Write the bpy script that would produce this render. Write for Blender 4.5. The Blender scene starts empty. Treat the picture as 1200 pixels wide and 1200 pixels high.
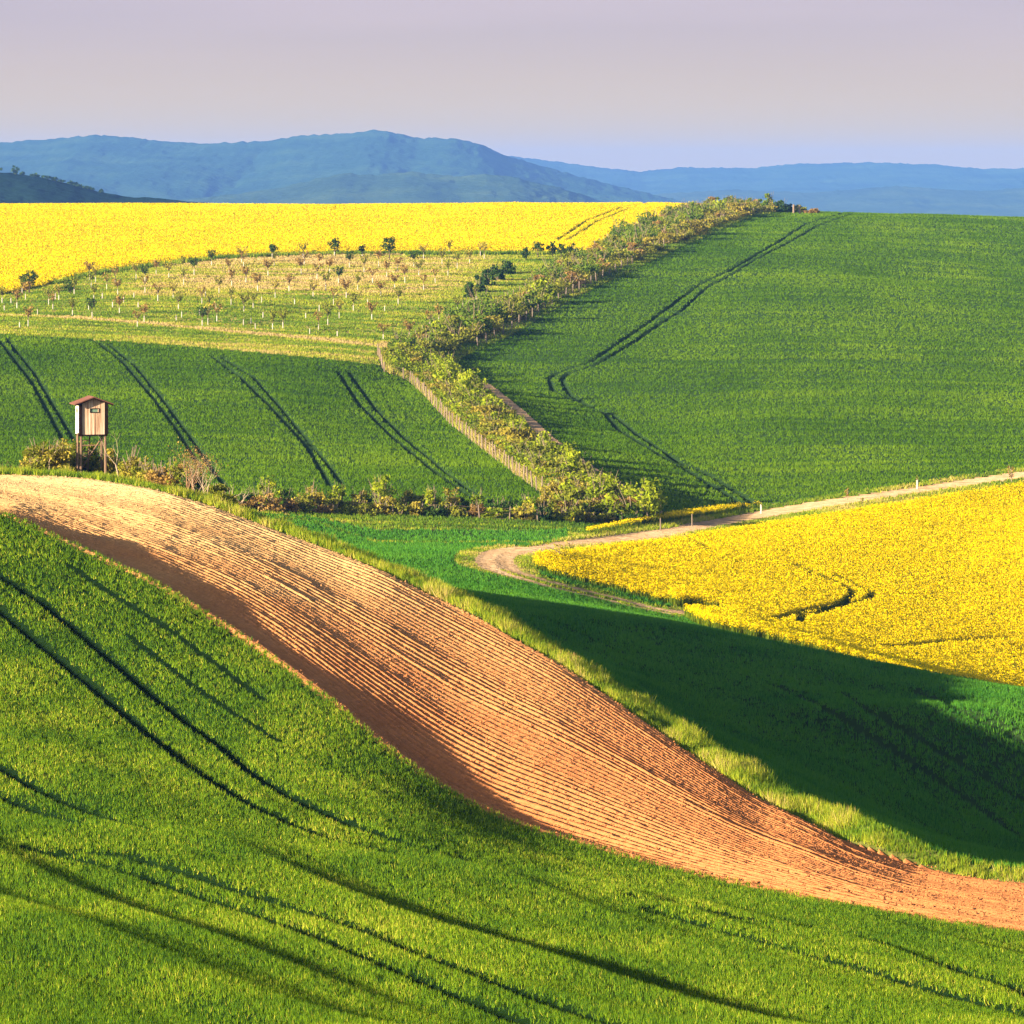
import bpy, math, random
import numpy as np
from mathutils import Vector

# ------------------------------------------------------------------ camera, sky, sun, exposure
FPX, V0 = 5700.0, 215.0          # focal length and horizon row of the 1200 px photograph
CAMZ = 60.0                      # eye height over the world origin
SUN_EL, SUN_AZ = math.radians(13.2), math.radians(35.0)
SUN_STRENGTH, SKY_STRENGTH, EXPOSURE = 5.0, 0.058, 2.0
HAZE_DENSITY = 5.0e-5
HAZE_COLOR = (0.15, 0.34, 0.95, 1)

C = bpy.context.scene.collection
scn = bpy.context.scene
cam_d = bpy.data.cameras.new('camera')
cam = bpy.data.objects.new('camera', cam_d)
C.objects.link(cam)
cam.location = (0, 0, CAMZ)
cam.rotation_euler = (math.radians(90), 0, 0)
cam_d.sensor_width = 36.0
cam_d.lens = 36.0 * FPX / 1200.0
cam_d.shift_y = -(600.0 - V0) / 1200.0
cam_d.clip_start = 1.0
cam_d.clip_end = 60000.0
scn.camera = cam

sun_vec = Vector((-math.cos(SUN_AZ) * math.cos(SUN_EL), -math.sin(SUN_AZ) * math.cos(SUN_EL), math.sin(SUN_EL)))
sun_d = bpy.data.lights.new('sun', 'SUN')
sun_d.energy = SUN_STRENGTH
sun_d.angle = math.radians(0.53)
sun_d.color = (1.0, 0.83, 0.58)
sun = bpy.data.objects.new('sun', sun_d)
C.objects.link(sun)
sun.location = (-200, -150, 200)
sun.rotation_euler = (-sun_vec).to_track_quat('-Z', 'Y').to_euler()

world = bpy.data.worlds.new('World')
scn.world = world
world.use_nodes = True
wn, wl = world.node_tree.nodes, world.node_tree.links
wn.clear()
sky = wn.new('ShaderNodeTexSky')
sky.sky_type = 'NISHITA'
sky.sun_disc = False
sky.sun_elevation = SUN_EL
sky.sun_rotation = math.atan2(sun_vec.x, sun_vec.y)
sky.dust_density = 2.0
sky.altitude = 300
# a thin veil of high cloud over the clear sky, streaked along the horizon
tc = wn.new('ShaderNodeTexCoord')
mp = wn.new('ShaderNodeMapping'); mp.inputs['Scale'].default_value = (3.0, 3.0, 34.0)
ns = wn.new('ShaderNodeTexNoise'); ns.inputs['Scale'].default_value = 2.2; ns.inputs['Detail'].default_value = 5
cr = wn.new('ShaderNodeValToRGB')
cr.color_ramp.elements[0].position = 0.38; cr.color_ramp.elements[0].color = (2.60, 2.12, 2.28, 1)
cr.color_ramp.elements[1].position = 0.66; cr.color_ramp.elements[1].color = (2.86, 2.30, 2.42, 1)
mx = wn.new('ShaderNodeMix'); mx.data_type = 'RGBA'; mx.inputs[0].default_value = 0.88
# the veil hangs low; higher up the sky is clear blue
sp = wn.new('ShaderNodeSeparateXYZ'); wl.new(tc.outputs['Generated'], sp.inputs[0])
vr = wn.new('ShaderNodeMapRange'); vr.inputs[1].default_value = 0.06; vr.inputs[2].default_value = 0.16; vr.inputs[3].default_value = 0.90; vr.inputs[4].default_value = 0.10
hr = wn.new('ShaderNodeMapRange'); hr.interpolation_type = 'SMOOTHSTEP'
hr.inputs[1].default_value = 0.004; hr.inputs[2].default_value = 0.040; hr.inputs[3].default_value = 1.0; hr.inputs[4].default_value = 0.0
glow = wn.new('ShaderNodeMix'); glow.data_type = 'RGBA'; glow.inputs[7].default_value = (3.9, 2.80, 1.15, 1)   # warm evening band low on the horizon
wl.new(sp.outputs['Z'], hr.inputs[0]); wl.new(hr.outputs[0], glow.inputs[0]); wl.new(cr.outputs['Color'], glow.inputs[6]); wl.new(glow.outputs[2], mx.inputs[7])
wl.new(sp.outputs['Z'], vr.inputs[0]); wl.new(vr.outputs[0], mx.inputs[0])
bg = wn.new('ShaderNodeBackground'); bg.inputs['Strength'].default_value = SKY_STRENGTH
wo = wn.new('ShaderNodeOutputWorld')
wl.new(tc.outputs['Generated'], mp.inputs['Vector']); wl.new(mp.outputs['Vector'], ns.inputs['Vector'])
wl.new(ns.outputs['Fac'], cr.inputs['Fac'])
wl.new(sky.outputs['Color'], mx.inputs[6])
wl.new(mx.outputs[2], bg.inputs['Color']); wl.new(bg.outputs['Background'], wo.inputs['Surface'])

scn.view_settings.view_transform = 'Standard'
scn.view_settings.look = 'None'
scn.view_settings.gamma = 1.0
scn.view_settings.exposure = EXPOSURE
scn.render.engine = 'CYCLES'
scn.cycles.max_bounces = 6
scn.cycles.diffuse_bounces = 3
scn.cycles.transmission_bounces = 3
scn.cycles.volume_bounces = 1
scn.cycles.sample_clamp_indirect = 8.0

rng = np.random.default_rng(7)
random.seed(7)

# ------------------------------------------------------------------ small numeric helpers
def smooth(a, b, x):
    t = np.clip((x - a) / (b - a), 0, 1)
    return t * t * (3 - 2 * t)

def hash2(ix, iy, seed):
    h = (ix.astype(np.int64) * 374761393 + iy.astype(np.int64) * 668265263 + seed * 974634541) & 0x7fffffff
    h = ((h ^ (h >> 13)) * 1274126177) & 0x7fffffff
    h = h ^ (h >> 16)
    return (h & 0xffff) / 65535.0

def vnoise(x, y, seed=0):
    x = np.asarray(x, float); y = np.asarray(y, float)
    ix, iy = np.floor(x), np.floor(y)
    fx, fy = x - ix, y - iy
    fx = fx * fx * fx * (fx * (fx * 6 - 15) + 10); fy = fy * fy * fy * (fy * (fy * 6 - 15) + 10)
    a, b = hash2(ix, iy, seed), hash2(ix + 1, iy, seed)
    c, d = hash2(ix, iy + 1, seed), hash2(ix + 1, iy + 1, seed)
    return (a + (b - a) * fx) * (1 - fy) + (c + (d - c) * fx) * fy

def fbm(x, y, seed=0, octv=4):
    s, a, n = 0, 0.5, 0
    for k in range(octv):
        s = s + a * vnoise(x * 2 ** k + 17.3 * k, y * 2 ** k - 9.1 * k, seed + k); n += a; a *= 0.5
    return s / n

def pts(*xy):
    a = np.array(xy, float).reshape(-1, 2)
    return a

def curve(p):
    return lambda u: np.interp(u, p[:, 0], p[:, 1])

# ------------------------------------------------------------------ the terrain
# survey points: image column, image row, distance -> height of the ground there
SURVEY = """
-500 1200 104;-200 1200 104;0 1200 102.5;300 1200 104;600 1200 106.5;900 1200 109.5;1200 1200 113;1450 1200 116;1700 1200 118
-500 1090 125;0 1100 122;300 1110 123.5;600 1120 126;900 1130 129.5;1200 1145 134;1500 1160 136
-500 960 160;-200 962 162;0 972 163;200 990 160;400 1012 158;600 1036 157;800 1060 156;1000 1083 154;1200 1110 152;1500 1150 150
-500 890 180;0 900 177;150 930 171.5;300 960 167.5;450 980 166
-500 790 205;-200 795 205;0 800 205;150 840 199;300 880 191.5
-500 690 228;-200 695 228;0 700 228;100 735 222
-500 585 252;-250 592 250;0 600 249;100 646 240;187 686 232;267 736 224.5;333 783 215;397 830 205;487 903 192.5;587 961 183.5;667 986 180;797 1023 173;930 1051 168;1060 1074 163;1200 1095 160;1450 1130 156;1700 1150 154
-500 556 305;-250 556 302;0 556 300;100 560 295;240 590 281;400 650 264;560 722 245;700 810 225.5;850 912 203;1000 990 187.3;1200 1035 182;1450 1060 184;1700 1080 180
-500 565 275;-250 570 272;0 572 271;200 625 258;400 740 234;560 830 217;750 940 198.5;950 1015 186;1150 1060 178
"""
# points below the horizon given as column, distance, height (ground that nothing in view shows, or crests)
HIDDEN = """
0 60 -10.8;600 60 -10.8;1200 60 -11;-500 60 -10.6;1700 60 -11
0 80 -14.2;600 80 -14.2;1200 80 -14.4;-500 80 -14;1700 80 -14.5
-500 330 -19.6;-250 330 -19.6;0 330 -20.2;150 330 -21.6;-500 370 -25.5;0 370 -25.8;150 365 -26;300 350 -26.5;300 310 -22.4
-500 430 -29;0 430 -29;250 420 -30;350 400 -30.5
"""
DARK = """
1200 870 264;1050 850 270;900 830 278;800 800 288;700 760 308
1200 920 256;1200 985 233;1150 1000 219;1100 960 237;1000 900 250;900 880 252;800 830 268;700 775 292;640 735 316
1200 812 311;1050 785 318;900 757 326;770 730 336;670 714 350;600 698 366
1450 850 292;1450 950 255;1700 900 270
"""
FAR = """
480 672 385;430 655 398;500 650 412;560 650 415;600 660 410;640 690 388;700 700 395;760 712 396
640 640 438;500 637 445;420 625 455;450 622 458;560 622 462;450 606 474;600 606 480;700 610 486;330 600 470;760 606 494
690 660 426;800 706 407;900 733 400;1000 760 396;1100 786 392;1200 814 389;1450 868 388;1700 896 388
1200 700 446;1000 680 444;850 660 444;1200 600 528;1000 610 500;1200 560 556;1000 588 528;800 622 478;680 638 444
1450 540 556;1700 510 556;1450 700 446
870 600 524;780 604 500;720 570 528;650 520 580;590 470 650;540 428 726;643 585 498;573 533 562;527 497 612;478 447 690;447 417 716
300 585 486;200 560 512;0 520 548;-250 500 558;-500 480 570;200 500 578;350 520 564;100 450 640;300 460 634;400 470 632;0 392 722;200 405 712;400 423 700;-250 380 722;-500 370 722
0 369 772;160 378 758;253 387 748;400 400 742;0 347 830;100 323 880;260 303 935;400 297 955;600 298 958;690 296 965
-250 345 830;-500 345 830
300 330 870;500 340 850;200 350 815;600 350 840;680 345 850
0 300 960;0 260 1080;0 246 1160;200 244 1180;400 244 1190;600 243.5 1200;760 243 1210;800 243.5 1215;300 270 1050;600 270 1060;-250 246 1160;-500 246 1160
750 313 920;800 290 985;870 258 1120;905 249 1180;990 249.5 1190;1100 252 1185;1200 256 1175;1450 266 1160;1700 276 1150
900 300 960;900 350 850;900 400 770;900 450 700;900 500 630;900 550 573;1000 280 1030;1050 350 860;1050 430 730;1050 500 630
1200 300 1010;1200 350 880;1200 400 785;1200 450 707;1200 500 635;1200 540 580;1450 400 790;1700 400 790;1450 480 660;700 420 740;750 460 690;750 500 640;680 470 680;700 380 800;800 350 855;800 420 745
"""
BEYOND = """
-500 1400 -16;0 1400 -16;400 1400 -16;800 1400 -18;1200 1400 -20;1700 1400 -22
-500 1560 -34;0 1560 -34;600 1560 -34;1200 1560 -36;1700 1560 -38
"""
def rows(s):
    return np.array([[float(v) for v in r.split()] for l in s.strip().splitlines() for r in l.split(';') if r.strip()])
A = np.vstack([rows(SURVEY), rows(DARK), rows(FAR)])
B = np.vstack([rows(HIDDEN), rows(BEYOND)])
ctl = np.vstack([np.c_[A[:, 0], A[:, 2], -(A[:, 1] - V0) / FPX * A[:, 2]], B])

TSX = 3.2
def tcoord(u, Y):
    return np.c_[np.ravel((u - 600.0) / FPX * TSX), np.ravel(np.log(Y))]

def tps_kernel(a, b):
    d2 = (a[:, None, 0] - b[None, :, 0]) ** 2 + (a[:, None, 1] - b[None, :, 1]) ** 2
    return 0.5 * d2 * np.log(d2 + 1e-12)

P = tcoord(ctl[:, 0], ctl[:, 1])
n = len(P)
M = np.zeros((n + 3, n + 3))
M[:n, :n] = tps_kernel(P, P) + 1e-5 * np.eye(n)
M[:n, n] = 1; M[:n, n + 1:] = P
M[n, :n] = 1; M[n + 1:, :n] = P.T
W = np.linalg.solve(M, np.r_[ctl[:, 2], 0, 0, 0])
def height0(u, Y):
    Q = tcoord(u, Y)
    out = np.empty(len(Q))
    for i in range(0, len(Q), 20000):
        q = Q[i:i + 20000]
        out[i:i + 20000] = tps_kernel(q, P) @ W[:n] + W[n] + q @ W[n + 1:]
    return out.reshape(np.shape(Y))

GU = np.r_[np.arange(-500, -40, 10.0), np.arange(-40, 1240, 2.0), np.arange(1240, 1701, 10.0)]
GL = np.arange(math.log(62.0), math.log(1550.0), 0.003)
GY = np.exp(GL)
NU, NL = len(GU), len(GL)
UU, YY = np.meshgrid(GU, GY)                   # rows: distance, columns: bearing
XX = (UU - 600.0) / FPX * YY
ZZ = height0(UU, YY)

def fields_v(Z):
    return V0 - FPX * Z / YY

def first_hit_cols(vcol, Z=None):
    """distance at which each grid column first meets the sight line of image row vcol"""
    V = fields_v(ZZ if Z is None else Z)
    ok = V <= vcol[None, :]
    j = np.argmax(ok, axis=0)
    none = ~ok.any(axis=0)
    jm = np.maximum(j - 1, 0)
    ar = np.arange(NU)
    v1, v0 = V[j, ar], V[jm, ar]
    t = np.where(np.abs(v0 - v1) > 1e-9, (v0 - vcol) / np.where(np.abs(v0 - v1) > 1e-9, v0 - v1, 1), 0)
    t = np.clip(t, 0, 1)
    Y = GY[jm] * (1 - t) + GY[j] * t
    return np.where(none, GY[-1] + 1, np.where(j == 0, GY[0], Y))

def zsample(X, Y):
    X = np.asarray(X, float); Y = np.asarray(Y, float)
    u = X / Y * FPX + 600.0
    fi = np.interp(u, GU, np.arange(NU)); fj = np.clip((np.log(Y) - GL[0]) / 0.003, 0, NL - 1.001)
    i = np.clip(np.floor(fi).astype(int), 0, NU - 2); j = np.floor(fj).astype(int)
    a, b = fi - i, fj - j
    return (ZZ[j, i] * (1 - a) + ZZ[j, i + 1] * a) * (1 - b) + (ZZ[j + 1, i] * (1 - a) + ZZ[j + 1, i + 1] * a) * b

def at(u, v):
    """ground point (X, Y, Z relative to the eye) seen at column u, row v"""
    u = np.atleast_1d(np.asarray(u, float)); v = np.atleast_1d(np.asarray(v, float))
    i = np.clip(np.round(np.interp(u, GU, np.arange(NU))).astype(int), 0, NU - 1)
    V = V0 - FPX * ZZ[:, i] / GY[:, None]
    ok = V <= v[None, :]
    j = np.argmax(ok, axis=0); jm = np.maximum(j - 1, 0); ar = np.arange(len(u))
    v1, v0 = V[j, ar], V[jm, ar]
    den = np.where(np.abs(v0 - v1) > 1e-9, v0 - v1, 1)
    t = np.clip((v0 - v) / den, 0, 1)
    Y = GY[jm] * (1 - t) + GY[j] * t
    Y = np.where(ok.any(axis=0), Y, 1250.0)
    X = (u - 600.0) / FPX * Y
    return np.c_[X, Y, zsample(X, Y)]

def dens(p, step=6.0):
    """image polyline -> many points along it"""
    out = [p[0]]
    for a, b in zip(p[:-1], p[1:]):
        k = max(1, int(np.hypot(*(b - a)) / step))
        for q in range(1, k + 1):
            out.append(a + (b - a) * q / k)
    return np.array(out)

def wline(p, step=6.0):
    d = dens(p, step)
    return at(d[:, 0], d[:, 1])

def polydist(px, py, line, maxd=30.0):
    """distance of points to a world polyline (XY); far points return maxd"""
    px = np.ravel(px); py = np.ravel(py)
    out = np.full(len(px), maxd)
    lo, hi = line[:, :2].min(0) - maxd, line[:, :2].max(0) + maxd
    sel = np.where((px > lo[0]) & (px < hi[0]) & (py > lo[1]) & (py < hi[1]))[0]
    if len(sel) == 0:
        return out
    x, y = px[sel], py[sel]; best = np.full(len(sel), maxd)
    for a, b in zip(line[:-1, :2], line[1:, :2]):
        d = b - a; L2 = d @ d + 1e-12
        m = np.where((np.abs(x - (a[0] + b[0]) / 2) < abs(d[0]) / 2 + maxd) & (np.abs(y - (a[1] + b[1]) / 2) < abs(d[1]) / 2 + maxd))[0]
        if len(m) == 0:
            continue
        t = np.clip(((x[m] - a[0]) * d[0] + (y[m] - a[1]) * d[1]) / L2, 0, 1)
        best[m] = np.minimum(best[m], np.hypot(x[m] - a[0] - t * d[0], y[m] - a[1] - t * d[1]))
    out[sel] = best
    return out

# field boundaries, image rows by column
E1 = pts(-500,588, -250,593, 0,597, 100,643, 187,683, 267,733, 333,780, 397,827, 440,864, 487,900, 527,928, 587,958, 667,983, 733,1002, 797,1020, 930,1048, 1000,1062, 1200,1093, 1350,1115, 1700,1150)
E2 = pts(-500,556, 0,556, 100,560, 180,572, 240,590, 320,620, 400,650, 440,663, 532,711, 593,742, 655,776, 747,838, 823,891, 883,932, 940,958, 1000,990, 1067,1015, 1133,1027, 1200,1035, 1350,1050, 1700,1080)
LL = pts(543,687, 593,697, 670,712, 770,727, 800,735, 900,754, 940,761, 1050,783, 1200,808, 1450,850, 1700,890)
WHEAT_TOP = pts(-500,370, 0,392, 200,405, 400,423, 443,429)
FENCE_L = pts(443,417, 450,436, 478,446, 500,467, 527,497, 573,533, 613,563, 643,585)
HEDGE_R = pts(533,428, 545,435, 560,445, 590,468, 613,487, 640,513, 680,543, 720,567, 753,590, 782,607)
HEDGE_U = pts(533,428, 540,420, 600,393, 677,347, 750,313, 797,290, 870,258, 905,249.5)
HEDGE_T = pts(443,415, 510,383, 580,360, 660,310, 690,297, 733,273, 797,248, 840,240)
RAPE_B = pts(-500,352, 0,347, 47,337, 100,323, 167,313, 260,303, 317,300, 400,297, 600,298, 690,297)
RAPE2_LO = pts(620,666, 655,677, 747,700, 785,710)
RAPE2_HI = pts(620,663, 685,655, 785,643, 933,619, 1067,597, 1200,576, 1450,538, 1700,498)
ROAD_LO = pts(600,652, 640,647, 678,640, 766,634, 800,626, 900,608, 1033,585, 1200,561, 1450,523, 1700,483)
ROAD_HI = pts(600,645, 647,636, 708,629, 785,619, 800,615, 933,592, 1067,572, 1200,553, 1450,515, 1700,475)
VERGE_HI = pts(640,636, 689,626, 785,607, 890,594, 933,588, 1067,568, 1200,549, 1450,511, 1700,471)
FOOT = pts(250,592, 310,598, 430,602, 560,605, 700,612, 760,614, 800,604)

def cut(p):
    y = first_hit_cols(np.interp(GU, p[:, 0], p[:, 1]))
    q = np.pad(y, 4, mode='edge')
    return np.median(np.stack([q[k:k + NU] for k in range(9)]), axis=0)

# the ploughed strip lies below the crop edge: a bank along it, then flatter ground
E1D = pts(-500,256, -250,251, 0,249, 100,240, 187,232, 267,224.5, 333,215, 397,205, 487,192.5, 587,183.5, 667,180, 797,173, 930,168, 1060,163, 1200,160, 1450,156, 1700,154)
E2D = pts(-500,302, 0,297, 100,292, 240,280, 400,264, 560,245, 700,225.5, 850,203, 1000,187.3, 1100,184, 1200,182, 1450,182, 1700,178)
def gsm(a, k):
    w = np.exp(-0.5 * (np.arange(-3 * k, 3 * k + 1) / k) ** 2); w /= w.sum()
    return np.convolve(np.pad(a, 3 * k, mode='edge'), w, mode='valid')

yE1, yE2 = gsm(np.interp(GU, E1D[:, 0], E1D[:, 1]), 12), gsm(np.interp(GU, E2D[:, 0], E2D[:, 1]), 12)
_s = slice(0, NU, 4)
e1w = np.c_[(GU[_s] - 600.0) / FPX * yE1[_s], yE1[_s], 0 * yE1[_s]]
e2w = np.c_[(GU[_s] - 600.0) / FPX * yE2[_s], yE2[_s], 0 * yE2[_s]]
d1 = polydist(XX, YY, e1w, 30.0).reshape(XX.shape)
d2 = polydist(XX, YY, e2w, 30.0).reshape(XX.shape)
in_plough = (YY >= yE1[None, :]) & (YY <= yE2[None, :])
BANK = pts(-500,0.2, 0,0.2, 120,0.2, 300,0.12, 400,0.28, 500,0.36, 590,0.36, 700,0.3, 800,0.18, 930,0.02, 1000,0.0)
z1 = gsm(-(np.interp(GU, E1[:, 0], E1[:, 1]) - V0) / FPX * yE1, 8); z2 = gsm(-(np.interp(GU, E2[:, 0], E2[:, 1]) - V0) / FPX * yE2, 8)
BANK = pts(-500,0.3, 0,0.35, 120,0.5, 300,0.55, 500,0.5, 590,0.42, 700,0.3, 800,0.18, 930,0.02, 1000,0.0)
sg = np.clip((YY - yE1[None, :]) / (yE2 - yE1)[None, :], 0, 1)
bank = np.interp(UU, BANK[:, 0], BANK[:, 1]) * smooth(0.0, 1.6, d1) * (1 - sg) ** 1.3
bulge = 0.40 * np.exp(-((UU - 310) / 95.0) ** 2) * 6.75 * sg * (1 - sg) ** 2
ZZ = np.where(in_plough, z1[None, :] * (1 - sg) + z2[None, :] * sg - bank + bulge, ZZ)
ZZ += np.where((YY > yE2[None, :]) & (YY < 300), 0.40 * np.exp(-((d2 - 1.7) / 0.75) ** 2) * smooth(880, 1000, UU), 0)   # low grassy bank added to throw shade on the hollow

# long shallow swells along the drilling direction
def swell(X, Y):
    p = X * 0.953 + Y * 0.303; q = -X * 0.303 + Y * 0.953
    s = (vnoise(p / 0.8, q / 30, 2) - 0.5) * 0.085 + (vnoise(p / 1.6, q / 45, 3) - 0.5) * 0.17 + (vnoise(p / 3.4, q / 80, 5) - 0.5) * 0.30
    return s
near_w = (YY < yE1[None, :])
ZZ += np.where(near_w, swell(XX, YY) * smooth(0.0, 6.0, d1) * np.interp(YY, [100, 148, 166, 250], [1.5, 1.5, 0.5, 0.8]), 0)
dark_w = (YY > yE2[None, :]) & (YY < 330) & (UU > 560)
ZZ += np.where(dark_w, swell(XX * 1.0, YY) * np.interp(UU, [800, 1000], [0.7, 1.3]) * smooth(1.0, 8.0, d2), 0)
# a fold across the near slope: a low crest where one sees along the tips of the crop
yfold = np.interp(UU, [-500, 0, 200, 400, 600, 800, 1700], [157, 160, 157, 155, 154, 153, 150])
tf = yfold - YY
ZZ += np.where(near_w, 0.5 * np.where(tf > 0, 1 - smooth(0.0, 24.0, tf), np.exp(-(tf / 5.0) ** 2)) * (1 - smooth(500, 950, UU)), 0)
# a low swelling of the ground that catches the sun inside the shaded hollow
_a, _b = (XX - 25.5) * 0.82 + (YY - 262) * 0.57, -(XX - 25.5) * 0.57 + (YY - 262) * 0.82
ZZ += np.where(dark_w, 1.55 * np.exp(-(_a / 7.0) ** 2 - (_b / 15.0) ** 2), 0)
# gentle unevenness everywhere
ZZ += (fbm(XX / 26.0, YY / 40.0, 11, 3) - 0.5) * np.where(in_plough, 0.0, np.interp(YY, [60, 250, 600, 1300], [0.1, 0.15, 0.5, 0.9]) * smooth(0, 5, np.minimum(d1, d2)))

# ------------------------------------------------------------------ which field each patch of ground belongs to
N_WHEAT, PLOUGH, VERGE, V_WHEAT, RAPE, ROADSIDE, ROAD, STRIP, M_WHEAT, HEDGE, R_WHEAT, MEADOW, F_RAPE, ROUGH = range(1, 15)
LIGHT_TOP = pts(200,598, 360,611, 440,637, 640,637, 665,634)
BAND_TOP = pts(200,597, 360,606, 440,622, 640,622, 740,616)
yLight, yBand, yFoot = cut(LIGHT_TOP), cut(BAND_TOP), cut(FOOT)
yLow = np.where(GU < 785, cut(RAPE2_LO), np.interp(GU, [785, 830, 1200, 1700], [400, 372, 352, 350]))
yR2 = cut(RAPE2_HI); yRl = cut(ROAD_LO); yRh = cut(ROAD_HI); yVh = cut(VERGE_HI)
yWt = cut(WHEAT_TOP); yFl = cut(FENCE_L); yHr = cut(HEDGE_R); yHu = cut(HEDGE_U); yHt = cut(HEDGE_T); yRb = cut(RAPE_B)
g = GU
R = np.full(YY.shape, ROUGH)
def paint(code, lo, hi, cond=True):
    m = (YY >= np.broadcast_to(lo, (NU,))[None, :]) & (YY < np.broadcast_to(hi, (NU,))[None, :]) & np.broadcast_to(cond, (NU,))[None, :]
    R[m] = code
INF = 1e9
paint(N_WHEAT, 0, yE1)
paint(PLOUGH, yE1, yE2)
paint(V_WHEAT, yE2, np.where(g < 622, yLight, yLow), g > 200)
paint(V_WHEAT, yLight + 1.5, yBand, (g > 200) & (g < 665))
vw = np.interp(UU, [0, 300, 800, 1050, 1200], [4.2, 3.3, 2.4, 1.7, 1.0])
R[(d2 < vw) & (YY > yE2[None, :])] = VERGE
paint(RAPE, yLow, yR2, g >= 622)
paint(ROADSIDE, yR2, yVh, g >= 645)
paint(ROAD, yRl, yRh, g >= 604)
paint(STRIP, cut(pts(687,628, 750,617, 800,610.5, 890,595)), yVh, (g > 687) & (g < 890))
paint(M_WHEAT, np.where(g < 250, 500.0, yFoot + 5.0), np.where(g < 443, yWt, yFl), g < 643)
paint(HEDGE, yFl, np.where(g < 533, yHt, yHr), (g >= 443) & (g < 643))
paint(HEDGE, yFoot, yHr, (g >= 643) & (g < 782))
paint(R_WHEAT, np.where(g < 782, yHr, yVh), np.where(g < 905, yHu, INF), g >= 533)
paint(HEDGE, yHu, np.where(g < 840, yHt, INF), (g >= 533) & (g < 905))
paint(MEADOW, np.where(g < 443, yWt, yHt), yRb, g < 690)
paint(F_RAPE, yRb, INF, g < 690)
paint(F_RAPE, yHt, INF, (g >= 690) & (g < 840))

# wheel tracks and tramlines, image polylines laid onto the ground
TRACKS = [pts(600,643, 587,645, 576,648, 568,655, 568,661, 574,667, 590,673, 605,677, 651,690, 700,701, 731,709, 775,718),
          pts(612,642, 601,644, 590,652, 588,657, 597,668, 632,679, 670,689, 708,698, 760,712, 785,717, 822,719)]
RIM_PATH = pts(560,447, 575,456, 590,468, 613,487, 640,513, 680,543, 720,567, 753,590, 782,607)
MEADOW_PATH = pts(-60,366, 0,369, 80,372, 160,378, 253,387, 330,394, 400,401, 455,406)
TRAMS = [
    pts(990,249, 943,263, 910,285, 880,302, 853,318, 820,333, 800,348, 757,380, 723,403, 690,425, 653,437, 643,443, 648,458, 670,468, 707,483, 723,503, 750,520, 797,547, 840,573, 880,597),
    pts(1000,250, 957,265, 923,285, 883,305, 860,320, 827,338, 800,363, 773,380, 740,403, 697,428, 667,437, 658,445, 667,462, 693,477),
    pts(716,484, 743,507, 797,542, 827,555, 890,593),
    pts(-20,372, 0,400, 37,447, 75,517), pts(8,397, 40,437, 88,517),
    pts(115,402, 143,423, 177,463, 207,503, 237,550), pts(127,403, 157,427, 187,463, 220,507, 263,570),
    pts(247,417, 283,443, 317,477, 360,523, 387,570), pts(260,419, 297,442, 333,483, 373,530, 402,568),
    pts(396,436, 420,473, 460,513, 510,553, 555,585), pts(408,436, 440,480, 473,513, 527,557, 568,585)]
FAINT = [pts(440,445, 462,490, 500,527, 560,575), pts(462,452, 480,478, 520,520, 590,575), pts(372,423, 374,434), pts(384,424, 388,435),
         pts(1000,388, 900,386, 800,400), pts(800,500, 900,512, 1000,530, 1100,548)]
NEAR = [pts(-60,640, 0,675, 53,710, 110,757, 167,807, 213,843, 263,880, 287,900, 333,930, 400,963, 480,990, 543,1008),
        pts(-60,668, 0,715, 53,760, 117,813, 197,880, 223,900, 283,937, 350,970, 400,987, 470,1003),
        pts(-60,872, 0,900, 43,925, 93,948, 133,962, 177,973), pts(-60,915, 0,933, 43,952, 93,965),
        pts(60,997, 160,1005, 217,1022, 247,1032, 300,1050, 350,1065, 400,1081, 467,1107, 550,1137, 633,1170, 717,1200, 800,1235),
        pts(30,994, 83,1005, 160,1025, 233,1050, 333,1083, 400,1109, 483,1143, 567,1177, 627,1200, 680,1222),
        pts(760,1066, 833,1087, 933,1113, 1033,1140, 1133,1170, 1200,1190, 1300,1222),
        pts(740,1050, 800,1063, 900,1082, 1000,1097, 1100,1127, 1200,1163, 1300,1195)]
NEAR_FAINT = [pts(80,663, 143,705, 200,740, 250,777, 310,822), pts(150,745, 200,785, 260,828, 330,872)]
DARK_T = [pts(907,803, 967,830, 1013,857, 1120,927, 1200,985), pts(987,813, 1050,850, 1117,890, 1197,937), pts(1067,807, 1133,837, 1200,870, 1280,905)]
RAPE_T = [pts(930,672, 950,682, 987,697, 1000,707, 990,717, 973,722, 933,730, 907,740),
          pts(980,687, 1013,702, 1023,708, 1017,715, 993,720, 963,730, 940,735, 935,744),
          pts(1033,771, 1067,770, 1107,765, 1183,760), pts(800,640, 830,655, 900,668, 940,678)]
RAPE_FT = [pts(652,287, 690,262, 730,247, 760,242), pts(664,287, 700,264, 738,248)]
tr_w = [wline(p, 4) for p in TRACKS]
rim_w, mp_w = wline(RIM_PATH, 6), wline(MEADOW_PATH, 8)
lines_w = dict(tram=[wline(p) for p in TRAMS], faint=[wline(p) for p in FAINT], near=[wline(p) for p in NEAR],
               near_faint=[wline(p) for p in NEAR_FAINT], dark=[wline(p) for p in DARK_T], rape=[wline(p, 4) for p in RAPE_T], far=[wline(p) for p in RAPE_FT])

def mind(x, y, ls, maxd):
    out = np.full(np.size(x), maxd)
    for l in ls:
        out = np.minimum(out, polydist(x, y, l, maxd))
    return out.reshape(np.shape(x))

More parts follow.
